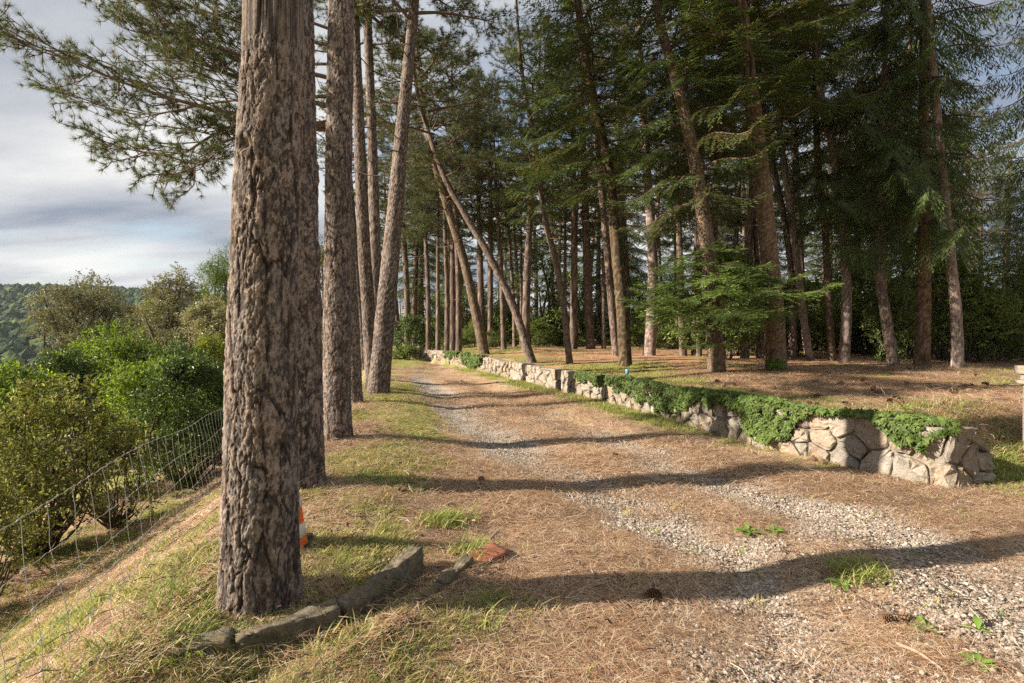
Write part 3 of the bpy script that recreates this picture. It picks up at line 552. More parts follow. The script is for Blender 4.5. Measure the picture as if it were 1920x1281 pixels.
tree("pine_tree", "TB", [(699, 733), (692, 600), (682, 450), (672, 200), (664, 0)], 28, 17, 'bark', "straight pine rising close against the leaning pale pine at its foot", PINE[1], 16, 8.8, 0.4, 0.9, 60, 240, 0.010, (0.06, 0.15))
tree("pine_tree", "TC", [(711, 715), (708, 600), (704, 480), (697, 240), (688, 0)], 22, 16, 'bark', "darker pine between the two trunks that share one foot", PINE[2], 16, 9.0, 1.4, 1.0, 40, 160, 0.009)
tree("pine_tree", "TD", [(709, 740), (722, 600), (733, 480), (755, 230), (777, 0)], 40, 18, 'bark', "pale pine leaning out over the track from the grassy bank", PINE[0], 15.5, 8.0, 2.2, 1.0, 70, 260, 0.011, (0.06, 0.15), flare=0.2)
tree("pine_tree", "TA", [(685, 692), (677, 600), (664, 440), (655, 330)], 15, 11, 'bark', "slender pale pine farthest along the bank row", PINE[1], 13, 7.5, 0.8, 0.9, 28, 140, 0.008)
tree("pine_tree", "TE", [(749, 657), (742, 570), (734, 500), (724, 400)], 11, 7, 'bark_dark', "dark forked pine by the shrubs at the end of the track", PINE[2], 11, 6.0, 0.8, 0.9, 18, 80, 0.006)
# terrace trees
T = [
 ("pine_tree", "R1", [(909, 665), (893, 590), (868, 482), (838, 385), (808, 280)], 20, 12, 'bark_dark', "dark pine leaning steeply above the stone wall", PINE[1], 12.5, 6.4, 0.0, 0.9),
 ("pine_tree", "R2", [(1000, 681), (963, 575), (918, 481), (872, 402), (829, 322)], 17, 10, 'bark_far', "slim pine leaning more than any other over the wall", PINE[2], 10.5, 6.0, 1.0, 0.9),
 ("fir_tree", "R3", [(1069, 683), (1055, 560), (1040, 480), (1022, 410), (1003, 270), (985, 180)], 13, 8, 'bark_far', "thin crooked fir standing by the stone wall with a young sapling", FIR[2], 11, 5.0, 1.0, 0.7),
 ("pine_tree", "R4", [(1108, 655), (1103, 560), (1099, 440), (1094, 300)], 17, 12, 'bark_far', "straight grey pine set back from the mottled mossy trunk", PINE[0], 14, 8.0, 1.5, 0.9),
 ("pine_tree", "R5", [(1156, 668), (1146, 560), (1139, 480), (1122, 300), (1110, 200)], 15, 9, 'bark_far', "pale pine just behind the mottled mossy trunk", PINE[2], 13, 7.0, 2.5, 0.9),
 ("fir_tree", "R6", [(1173, 688), (1167, 580), (1157, 480), (1141, 318), (1114, 187), (1098, 110)], 25, 15, 'bark_moss', "fir with a dark mottled mossy trunk above the ivy", FIR[0], 15, 5.2, 0.2, 1.05),
 ("pine_tree", "R7", [(1217, 667), (1223, 570), (1224, 480), (1214, 337), (1203, 160)], 23, 13, 'bark_pale', "pale pine leaning beside the low green fir boughs", PINE[1], 14, 8.0, 0.5, 0.9),
 ("pine_tree", "R10", [(1484, 675), (1487, 570), (1477, 450), (1442, 270), (1424, 140)], 16, 10, 'bark_far', "grey pine hard behind the thick brown fir trunk", PINE[0], 14, 8.5, 1.1, 0.9),
 ("pine_tree", "R10b", [(1519, 677), (1506, 590), (1493, 480), (1464, 262), (1447, 160)], 17, 10, 'bark_pale', "grey pine bent at the knee next to a dark brown spruce", PINE[2], 13, 8.0, 2.1, 0.9),
 ("spruce_tree", "R11", [(1561, 677), (1553, 560), (1548, 440), (1534, 310), (1530, 200)], 16, 12, 'bark_dark', "thin dark brown spruce beside the kinked pale pine", FIR[1], 14, 4.6, 1.0, 0.8),
 ("pine_tree", "R12", [(1582, 681), (1587, 590), (1584, 480), (1565, 300), (1541, 187), (1530, 60)], 21, 13, 'bark_pale', "kinked pale pine with flared foot on the terrace", PINE[0], 14, 8.5, 0.1, 0.9),
 ("spruce_tree", "R13", [(1677, 687), (1662, 600), (1652, 520), (1649, 340), (1660, 90)], 24, 9, 'bark_far', "spruce with a curved leaning butt and hanging boughs", FIR[1], 13, 4.8, 2.0, 0.85),
 ("spruce_tree", "R14", [(1728, 689), (1731, 580), (1732, 470), (1732, 130)], 32, 18, 'bark_brown', "thick straight spruce with dark boughs drooping from its crown", FIR[1], 16, 4.0, 0.0, 1.0),
 ("pine_tree", "R15", [(1796, 692), (1793, 590), (1781, 470), (1756, 206), (1738, 0)], 24, 15, 'bark_pale', "tall bare pale pine at the open end of the terrace", PINE[1], 15, 9.5, 0.9, 0.9),
]
for a in T: tree(*a, seg=26, rings=130, amp=0.009)
tree("fir_tree", "R9", [(1455, 696), (1451, 580), (1442, 480), (1426, 320), (1410, 187), (1402, 130)], 42, 28, 'bark_brown', "massive brown fir trunk with a leafy sprout at its foot", FIR[0], 16, 6.6, 1.0, 1.15, 44, 200, 0.010, (0.035, 0.16))
fir = tree("fir_tree", "R8", [(1345, 702), (1336, 580), (1327, 470), (1302, 300), (1270, 160), (1238, 40)], 34, 17, 'bark_dark', "fir with sunlit green boughs spreading low over the terrace", FIR[0], 14, 4.3, 2.0, 0.8, 36, 180, 0.010, (0.035, 0.14))
# low sunlit boughs of that fir
rg = np.random.default_rng(77); P8 = TREES["R8"][1]; b8 = np.array(fir.location)
LOW = [(3.15, 0.8, 7), (2.85, 1.25, 8), (2.5, 1.7, 9), (2.2, 2.1, 9), (1.9, 2.0, 8), (1.55, 1.2, 5), (1.15, 0.8, 4)]
for q, (z, L, c) in enumerate(LOW):
    o = P8[int(np.argmin(np.abs(P8[:, 2] - z)))]
    for k in range(c):
        mb = MB(); fir_limb(mb, rg, np.zeros(3), k * 6.283 / c + q * 0.7 + 0.5 * rg.random(), L * (0.75 + 0.4 * rg.random()), -0.02 + 0.16 * rg.random(), 1.5, 0.06, 0.10, 0.0095, 0.07, 0.016, 0.17, 0.024)
        wd_, nd_ = split_mats(mb); x = link("bough", wd_.mesh("bough", [M['twig']]), fir); link("needles", nd_.mesh("needles", [M['fir_bright']]), x); x.location = Vector(o - b8) + Vector((0, 0, 0.1 * rg.random()))
# long limbs of the pale flaky pine reaching out over the fence
l3 = TREES["L3"][0]; lb = np.array(l3.location); rg = np.random.default_rng(31)
LIMBS = [[(634, 236, 6.95), (440, 214, 6.8), (250, 162, 6.7), (90, 95, 6.6), (-10, 60, 6.5)],
         [(634, 205, 6.95), (500, 165, 7.1), (330, 95, 7.3), (215, 15, 7.5)],
         [(634, 245, 6.95), (440, 236, 7.2), (330, 290, 7.3), (180, 268, 7.3)],
         [(634, 150, 6.95), (470, 110, 6.7), (340, 60, 6.5), (260, -20, 6.4)],
         [(634, 225, 6.95), (430, 262, 6.7), (395, 300, 6.5), (320, 330, 6.4)],
         [(634, 90, 6.95), (480, 50, 7.2), (330, 0, 7.5), (250, -70, 7.6)],
         [(634, 180, 6.95), (420, 190, 7.6), (260, 215, 8.0), (110, 170, 8.2)],
         [(634, 60, 6.95), (470, 0, 6.8), (380, -50, 6.7)],
         [(634, 120, 6.95), (490, 120, 7.8), (400, 100, 8.3), (320, 130, 8.8)]]
for q, L in enumerate(LIMBS):
    mb = MB(); pine_limb(mb, rg, np.array([at(*p) for p in L]) - lb, 0.036 - 0.002 * q, 30, 5, 40, 0.105, 0.0042, 0.30, 0.16, 0.75)
    wd_, nd_ = split_mats(mb); x = link("limb", wd_.mesh("limb", [M['twig']]), l3); link("needles", nd_.mesh("needles", [M['pine']]), x)
# pines and firs deeper in the wood: shared trunks and crowns
rg = np.random.default_rng(9); BT = []
for k in range(3):
    lean = [(0, 0, -0.1), (0.12 * k - 0.1, 0.05, 4), (0.45 * (k - 1), 0, 9), (0.6 * (k - 1), 0.1, 13)]
    BT.append(make_trunk(np.array(lean), [0.17, 0.14, 0.11, 0.03], 16, 60, 0.008, M['bark_far'], 40 + k, (0.06, 0.15), 0.2)[0])
def wood_tree(x, y, k, crown, sc, rz, label, group, name, zc=6.5, dark=False):
    e = empty(name, (x, y, H(x, y)), label, "tree", group); e.rotation_euler = (0, 0, rz); e.scale = (sc, sc, sc)
    link("trunk", BT[k], e); c = link("crown", crown, e); c.location = (0.3 * (k - 1), 0, zc); c.rotation_euler = (0, 0, rz * 2); hc = 11.0 if crown in FIR[:2] else (10.0 if crown is FIR[2] else (8.0 if crown is not PINE[2] else 7.0)); c.scale = (0.9, 0.9, (13.3 - zc) / hc)
    return e
NEAR_PX = [(803, 661, 10), (821, 660, 9), (838, 661, 10), (860, 662, 12), (919, 651, 12), (945, 655, 11), (965, 651, 8), (977, 648, 7), (1281, 667, 14), (1302, 667, 12), (1311, 668, 9), (1396, 672, 16), (1426, 672, 15), (1268, 655, 8), (1370, 655, 11), (1630, 660, 10), (1060, 652, 8), (1132, 655, 9)]
DEEP = ["slim pine behind the far wall beside the dark ivy-clad shrub", "second slim pine from the ivy-clad shrub behind the far wall", "third slim pine from the ivy-clad shrub behind the far wall", "slim pine by the far wall beside the dark leaning pine",
 "upright grey pine just past the foot of the dark leaning pine", "upright pine between the dark and the slim leaning pines", "thin pine second past the upright pine of the leaning pair", "very thin pine glimpsed behind the slim leaning pine",
 "pine partly hidden by the left tips of the low fir boughs", "dark pine of a close pair behind the low fir boughs", "thinner pine of a close pair behind the low fir boughs", "pine showing between the low-boughed fir and the massive fir", "pine standing almost against the massive brown fir",
 "far thin pine above the low fir boughs", "far pale pine rising over the top of the low fir boughs", "thin pine between the kinked pine and the curved spruce", "thin pine behind the crooked fir by the wall", "thin pine between the straight grey pine and the mossy fir"]
DEEP[8] = "pine partly hidden by the outer tips of the low fir boughs"
for i, (px, py, wd) in enumerate(NEAR_PX):
    g = ground_at(px, py); sc = np.clip(wd / F_PX * g[1] / 0.34, 0.55, 1.2)
    wood_tree(g[0], g[1], i % 3, PINE[i % 3], sc, rg.random() * 6.28, DEEP[i], "pines deep in the wood", "pine_tree", 6.8 + 1.5 * rg.random())
for i in range(30):
    y = 26 + 22 * rg.random(); x = -0.22 * y + (0.22 * y + 0.95 * y) * (i + rg.random()) / 30
    f = rg.random() < 0.35
    wood_tree(x, y, i % 3, FIR[i % 3] if f else PINE[i % 3], 0.85 + 0.35 * rg.random(), rg.random() * 6.28, "dark fir in the depth of the wood" if f else "far pine whose crown closes the back of the wood", "firs in the depth of the wood" if f else "far pines at the back of the wood", "fir_tree" if f else "pine_tree", (2.5 + 2 * rg.random()) if f else 5.0 + 2 * rg.random())
for i, (x, y) in enumerate([(14.8, 13.5), (18, 15), (20.5, 19), (15.5, 21)]):
    wood_tree(x, y, i % 3, FIR[1], 1.15, i * 1.3, "big spruce with boughs hanging almost to the undergrowth", "spruces over the undergrowth", "spruce_tree", 2.6 + 0.5 * (i % 2))

for i, (px, y, zc) in enumerate([(765, 27, 5.0), (850, 23.5, 5.2), (905, 26, 5.0), (985, 21.5, 5.6), (1075, 23, 5.2), (1330, 22, 5.0), (1505, 21, 5.4), (1610, 23, 5.0)]):
    wood_tree((px - 960) / F_PX * y, y, i % 3, PINE[i % 3], 1.0, i * 1.1, "far pine whose crown closes the back of the wood", "far pines at the back of the wood", "pine_tree", zc)
rq = np.random.default_rng(51)
for i in range(22):
    y = 29 + 13 * rq.random(); px = 690 + 1230 * (i + rq.random()) / 22; x = (px - 960) / F_PX * y
    wood_tree(x, y, i % 3, FIR[(0, 2, 0)[i % 3]], 0.75 + 0.4 * rq.random(), rq.random() * 6.28, "low-branched fir closing the view between the far trunks", "low-branched firs at the back", "fir_tree", 0.8 + 1.2 * rq.random())
for i, (x, y) in enumerate([(-2.5, -6.5), (1.0, -8.0), (4.5, -7.5), (-1, -13), (6, -14), (-6, -11)]):  # unseen firs added behind the camera to dim the sky fill on the trunks
    wood_tree(x, y, i % 3, FIR[i % 3], 1.1, i * 1.7, "unseen fir added behind the camera to cut sky light", "firs added behind the camera", "fir_tree", 1.8 + 0.4 * (i % 2))

# ------------------------------------------------------------------ shrubs and trees of the slope, undergrowth
def lob(seed, w, d, h, n, z0=0.25, sm=0.5):
    rg = np.random.default_rng(seed); L = [(0, 0, h * 0.52, w * 0.36, d * 0.36, h * 0.42)]
    for i in range(n):
        a = rg.random() * 6.28; q = math.sqrt(rg.random()); z = h * (z0 + (0.9 - z0) * rg.random()); tp = 1 - 0.55 * max(0, (z / h - 0.45)) / 0.55
        r = sm * (0.55 + 0.5 * rg.random()) * min(w, d) * 0.5 * 0.75
        L.append((math.cos(a) * q * w * 0.36 * tp, math.sin(a) * q * d * 0.36 * tp, min(z, h - r * 0.8), r * 1.1, r * 1.1, r * 0.85))
    return L
def put_shrub(name, px, pytop, Y, wpx, mat, size, n, label, cat="shrub", seed=0, lobes=10, sm=0.5, group=None, z0=0.25, asp=0.42, r=0.03, nst=18, part=("foliage", "stem"), t0=0.15, t1=0.7):
    x = (px - 960) / F_PX * Y; g = H(x, Y); h = EYE - (pytop - YH) / F_PX * Y - g; w_ = 1.3 * wpx / F_PX * Y
    return shrub(name, (x, Y, g), shrub_mesh(seed, lob(seed, w_, w_, h, lobes, z0, sm), n, size, mat, r, nst, asp=asp, tint0=t0, tint1=t1), label, cat, group, 0, (1, 1, 1), part)
TC_ = ("crown", "trunk")
put_shrub("holm_oak", 172, 512, 27, 165, 'oak', 0.13, 26000, "round grey-green holm oak before the wooded hill", "tree", 1, 22, 0.42, z0=0.2, part=TC_, r=0.18)
put_shrub("holm_oak", 330, 500, 25, 120, 'oak', 0.12, 20000, "narrow grey holm oak taller than its neighbours on the slope", "tree", 2, 18, 0.5, z0=0.2, part=TC_, r=0.16)
put_shrub("holm_oak", 398, 556, 21, 120, 'oak', 0.11, 24000, "pale olive oak under the dark green slope pine", "tree", 3, 14, 0.5, z0=0.2, part=TC_, r=0.14, t0=0.4, t1=1.0)
put_shrub("holm_oak", 262, 575, 30, 110, 'oak', 0.13, 10000, "brownish low oak between the two grey oaks", "tree", 4, 10, 0.5, part=TC_, r=0.12)
put_shrub("broadleaf_tree", 290, 560, 40, 60, 'yellow', 0.2, 5000, "yellow-green tree peeping over between the oaks", "tree", 5, 8, 0.5, part=TC_, r=0.1)
put_shrub("broadleaf_tree", 600, 440, 30, 120, 'oak', 0.14, 16000, "dusky oak seen through the gap in the pine row", "tree", 6, 16, 0.5, z0=0.1, part=TC_, r=0.15)
put_shrub("arbutus_shrub", 222, 612, 14.5, 190, 'arbutus', 0.10, 20000, "bright green strawberry bush with two pointed heads", "shrub", 7, 16, 0.45)
put_shrub("arbutus_shrub", 95, 665, 13, 170, 'laurel', 0.10, 18000, "dark green bush below the round grey oak", "shrub", 8, 14, 0.5)
put_shrub("arbutus_shrub", 275, 690, 11.5, 150, 'arbutus', 0.085, 16000, "light green bush leaning on the glossy laurel", "shrub", 9, 14, 0.5, t0=0.25, t1=0.9)
put_shrub("broadleaf_shrub", 392, 625, 15, 90, 'yellow', 0.09, 9000, "yellowish bush above the glossy laurel", "shrub", 10, 9, 0.5)
put_shrub("laurel_shrub", 352, 662, 9.6, 190, 'laurel', 0.075, 26000, "dense glossy rounded laurel beside the wire fence", "shrub", 11, 18, 0.5, z0=0.08, t0=0.2, t1=0.85)
put_shrub("broadleaf_shrub", 0, 700, 12, 120, 'laurel', 0.09, 9000, "shaded bush beyond the bramble thicket", "shrub", 12, 9, 0.5)
put_shrub("bramble_shrub", 70, 725, 7.0, 270, 'bramble', 0.065, 16000, "straggly bramble thicket with bare dark stems outside the fence", "shrub", 13, 22, 0.5, z0=0.10, r=0.022, nst=46)
put_shrub("bramble_shrub", 215, 800, 7.8, 150, 'bramble', 0.06, 6000, "low arching bramble between thicket and laurel", "shrub", 14, 14, 0.5, z0=0.08, r=0.016, nst=36)
put_shrub("bramble_shrub", -60, 800, 5.4, 180, 'bramble', 0.06, 6000, "bramble stems hanging over the wire fence", "shrub", 15, 12, 0.5, z0=0.1, r=0.016, nst=36)
put_shrub("arbutus_shrub", 150, 640, 16, 150, 'arbutus', 0.10, 12000, "green bush rising between dark bush and strawberry bush", "shrub", 21, 12, 0.5)
put_shrub("arbutus_shrub", 20, 690, 9.5, 170, 'arbutus', 0.08, 12000, "leafy green bush behind the bramble thicket", "shrub", 22, 12, 0.5)
put_shrub("broadleaf_shrub", 330, 640, 13, 130, 'laurel', 0.09, 10000, "tall green bush between oaks and laurel", "shrub", 23, 10, 0.5)
put_shrub("ivy_shrub", 768, 600, 25.5, 60, 'laurel', 0.10, 6000, "dark ivy-clad shrub at the end of the track", "shrub", 16, 8, 0.6, z0=0.15)
put_shrub("broadleaf_shrub", 756, 655, 23.6, 50, 'under', 0.08, 4000, "small grey-green shrub against the far wall pier", "shrub", 17, 6, 0.6, z0=0.1)
put_shrub("young_pine", 766, 525, 38, 80, 'arbutus', 0.16, 8000, "sunlit light green young pine beyond the track's end", "tree", 18, 12, 0.5, z0=0.15, asp=0.16, part=TC_, r=0.08, t0=0.1, t1=0.6)
put_shrub("pine_tree", 420, 462, 30, 105, 'arbutus', 0.18, 18000, "green slope pine peeping past the thick plated trunk", "tree", 19, 14, 0.5, z0=0.2, asp=0.14, part=TC_, r=0.1, t0=0.0, t1=0.45)
for i, (px, pt, Y, wp) in enumerate([(1000, 470, 30, 110), (880, 540, 33, 120), (1090, 500, 32, 100), (820, 560, 36, 90), (940, 590, 29, 80), (1180, 520, 30, 120), (1045, 590, 27, 60)]):
    put_shrub("evergreen_oak", px, pt, Y, wp, 'under', 0.15, 9000, "dark evergreen oak filling the wood behind the leaning pines", "tree", 60 + i, 12, 0.5, "evergreen oaks behind the leaning pines", 0.08, part=TC_, r=0.12)
UND = [shrub_mesh(80 + i, lob(80 + i, 3.0, 2.4, 2.4, 12, 0.08, 0.55), 9000, 0.10, 'under', 0.025, 14) for i in range(3)]
rg = np.random.default_rng(12)
for i in range(34):
    px = 1190 + 780 * (i + 0.7 * rg.random()) / 34; Y = 15.5 + 7.5 * rg.random() if px < 1600 else 14.5 + 6 * rg.random()
    if px < 1350: Y += 4
    x = (px - 960) / F_PX * Y; sc = 0.65 + 0.6 * rg.random()
    shrub("undergrowth_shrub", (x, Y, H(x, Y) - 0.1), UND[i % 3], "leafy undergrowth shrub in the shade behind the terrace trunks", "shrub", "undergrowth behind the terrace", rg.random() * 6.28, (sc, sc, sc * (0.8 + 0.5 * rg.random())))
for i in range(14):
    Y = 24 + 10 * rg.random(); px = 800 + 420 * (i + rg.random()) / 14; x = (px - 960) / F_PX * Y; sc = 0.5 + 0.4 * rg.random()
    shrub("undergrowth_shrub", (x, Y, H(x, Y) - 0.1), UND[i % 3], "low bush among the far trunks past the end of the wall", "shrub", "bushes among the far trunks", rg.random() * 6.28, (sc, sc, sc * 0.7))
put_shrub("leafy_sprout", 1456, 678, TREES["R9"][2] - 0.34, 26, 'weed', 0.05, 500, "bright green sprout at the foot of the massive brown fir", "plant", 95, 3, 0.6, z0=0.1, r=0.006, nst=1)

# ------------------------------------------------------------------ stone wall
WP = np.vstack([WALL, [(5.02, 5.60)]])[::-1]            # from the near end to the far end
sl = np.concatenate([[0], np.cumsum(np.hypot(*np.diff(WP, axis=0).T))]); SL = sl[-1]
def wall_pt(s):
    s = np.asarray(s, float); x = np.interp(s, sl, WP[:, 0]); y = np.interp(s, sl, WP[:, 1])
    e = 0.12; tx = np.interp(s + e, sl, WP[:, 0]) - np.interp(s - e, sl, WP[:, 0]); ty = np.interp(s + e, sl, WP[:, 1]) - np.interp(s - e, sl, WP[:, 1]); L = np.hypot(tx, ty)
    return x, y, -ty / L, tx / L
def wall_top(s): return np.interp(s, [0, 0.62, 1.2, 2.4, 8, SL], [0.20, 0.56, 0.60, 0.56, 0.50, 0.50]) + 0.02 * np.sin(np.asarray(s) * 2.3)
def wall_map(s, h, dep):
    x, y, nx_, ny_ = wall_pt(s); return np.stack([x + nx_ * dep, y + ny_ * dep, np.broadcast_to(h, np.shape(s))], -1)
def s_of_px(px):
    ss = np.linspace(0.6, SL, 1500); x, y, _, _ = wall_pt(ss); return float(ss[np.argmin(np.abs(960 + F_PX * x / y - px))])
wall = empty("stone_wall", (WP[1][0], WP[1][1], 0), "low pale rubble stone wall holding up the terrace beside the track", "wall"); wb = np.array(wall.location)
mb = MB(); ss = np.linspace(0, SL, 160); tp = wall_top(ss)
ring = np.stack([wall_map(ss, -0.3, -0.03), wall_map(ss, tp - 0.03, -0.03), wall_map(ss, tp - 0.005, -0.05), wall_map(ss, tp - 0.01, -0.30), wall_map(ss, -0.3, -0.30)], 1) - wb
i = np.arange(159)[:, None] * 5; j = np.arange(4)[None]; mb.add(ring.reshape(-1, 3), np.stack([i + j, i + j + 1, i + 5 + j + 1, i + 5 + j], -1).reshape(-1, 4))
for e_ in (0, 159): mb.add(ring[e_], [[0, 1, 2, 3], ]); mb.add(ring[e_], [[0, 3, 4]])
link("mortar_core", mb.mesh("mortar_core", [M['mortar']], False), wall)
def clip_poly(P, nrm, c):
    out = []
    for a, b in zip(P, P[1:] + P[:1]):
        da, db = a[0] * nrm[0] + a[1] * nrm[1] - c, b[0] * nrm[0] + b[1] * nrm[1] - c
        if da <= 0: out.append(a)
        if (da < 0 < db) or (db < 0 < da): t = da / (da - db); out.append((a[0] + (b[0] - a[0]) * t, a[1] + (b[1] - a[1]) * t))
    return out
rg = np.random.default_rng(21); seeds = []
s = 0.10
while s < SL:
    wst = 0.20 + 0.16 * rg.random(); x, y, _, _ = wall_pt(np.array([s])); gz = H(float(x[0]) - 0.1, float(y[0]) - 0.05) - 0.04; top_ = float(wall_top(s)); nrow = 3 if rg.random() < 0.55 else 2
    for k in range(nrow): seeds.append((s + wst * (rg.random() - 0.5) * 0.9, gz + (top_ - gz) * (k + 0.5 + 0.45 * (rg.random() - 0.5)) / nrow))
    s += wst
for q, (cs, ch) in enumerate(seeds):
    x, y, _, _ = wall_pt(np.array([cs])); gz = H(float(x[0]) - 0.1, float(y[0]) - 0.05) - 0.05; tp_ = float(wall_top(cs)) + 0.015 * rg.standard_normal()
    Pq = [(max(cs - 0.4, 0), gz), (min(cs + 0.4, SL), gz), (min(cs + 0.4, SL), tp_), (max(cs - 0.4, 0), tp_)]
    for (os_, oh) in seeds:
        if (os_, oh) != (cs, ch) and abs(os_ - cs) < 0.8:
            n_ = (os_ - cs, oh - ch); Pq = clip_poly(Pq, n_, (os_ ** 2 + oh ** 2 - cs ** 2 - ch ** 2) / 2)
            if len(Pq) < 3: break
    if len(Pq) < 3: continue
    A = np.array(Pq); d = np.hypot(*(A - np.roll(A, 1, 0)).T); A = A[d > 0.012]
    if len(A) < 3: continue
    B = []                                                   # chip the corners and wobble the outline
    for a, b in zip(A, np.roll(A, -1, 0)): B += [a + (b - a) * 0.16, a + (b - a) * 0.5 + rg.standard_normal(2) * 0.008, a + (b - a) * 0.84]
    A = np.array(B); c = A.mean(0); rad = np.linalg.norm(A - c, axis=1, keepdims=True); ins = lambda g_: c + (A - c) * np.clip(1 - g_ / np.maximum(rad, 0.02), 0.2, 1)
    pr = 0.012 + 0.034 * rg.random(); tl = rg.standard_normal(2) * 0.10; n = len(A); gap = 0.007 + 0.006 * rg.random(); rings_ = []
    for g_, dp in ((gap, -0.06), (gap, pr * 0.45), (gap + 0.012, pr * 0.92), (gap + 0.045, pr)):
        Q = ins(g_); dd = dp + ((Q - c) @ tl) * (1 if dp > 0 else 0) + (0.010 * rg.standard_normal(n) if dp > 0 else 0); rings_.append(wall_map(Q[:, 0], Q[:, 1], dd))
    rings_.append(wall_map(np.array([c[0]]), np.array([c[1]]), np.array([pr + 0.006 * rg.standard_normal()])))
    mb = MB(); V = np.concatenate(rings_); o3 = V.mean(0)
    Fq = [[r_ * n + k, r_ * n + (k + 1) % n, (r_ + 1) * n + (k + 1) % n, (r_ + 1) * n + k] for r_ in range(3) for k in range(n)]
    Ft = [[3 * n + k, 3 * n + (k + 1) % n, 4 * n] for k in range(n)]
    mb.V.append(V - o3); mb.tint.append(np.full(len(V), 0.5)); mb.Q.append(np.array(Fq)); mb.QM.append(np.zeros(len(Fq))); mb.T.append(np.array(Ft)); mb.TM.append(np.zeros(len(Ft))); mb.n = len(V)
    so = link("stone", mb.mesh("stone", [M['stone']], False), wall); so.location = Vector(o3 - wb)
def rough_block(size, seed, amp=0.012, cuts=7, rnd=0.02):
    import bmesh
    bm = bmesh.new(); bmesh.ops.create_cube(bm, size=1.0); bmesh.ops.subdivide_edges(bm, edges=bm.edges[:], cuts=cuts, use_grid_fill=True)
    V = np.array([v.co[:] for v in bm.verts]); F = np.array([[v.index for v in f.verts] for f in bm.faces]); bm.free()
    V = V * np.array(size); hs = np.array(size) / 2; core = np.clip(V, -hs + rnd, hs - rnd); d = V - core; V = core + unit(d) * np.minimum(np.linalg.norm(d, axis=1, keepdims=True), rnd)
    n = fbm(V[:, 0] * 9 + seed * 3 + 40, V[:, 1] * 9 + V[:, 2] * 11 + 40, 4, seed) - 0.5; n2 = fbm(V[:, 2] * 9 + 40, V[:, 0] * 7 - V[:, 1] * 8 + seed * 5 + 60, 3, seed + 5) - 0.5
    n = n + 0.35 * (fbm(V[:, 0] * 38 + seed + 40, V[:, 1] * 38 + V[:, 2] * 41 + 40, 3, seed + 8) - 0.5)
    V = V + unit(V / hs) * (n * 2.4 * amp)[:, None] + np.stack([n2, -n2, n], -1) * amp
    mb = MB(); mb.add(V, F); return mb
sl1 = link("capping_slab", rough_block((0.62, 0.30, 0.07), 3, 0.012).mesh("capping_slab", [M['slab']]), wall, label="dark sloping slab capping the wall's open end")
p = wall_map(np.array([0.34]), 0.42, np.array([-0.10]))[0]; sl1.location = Vector(p - wb); sl1.rotation_euler = (math.radians(-6), math.radians(26), math.radians(22))
sl2 = link("capping_slab", rough_block((0.50, 0.30, 0.05), 4, 0.010).mesh("capping_slab", [M['slab']]), wall)
p = wall_map(np.array([1.0]), 0.545, np.array([-0.14]))[0]; sl2.location = Vector(p - wb); sl2.rotation_euler = (0.05, 0.03, math.radians(115))
pier = link("pier", rough_block((0.40, 0.40, 0.80), 8, 0.01).mesh("pier", [M['mortar']]), wall); pier.location = Vector((-4.35, 24.2, 0.25)) - Vector(wb)

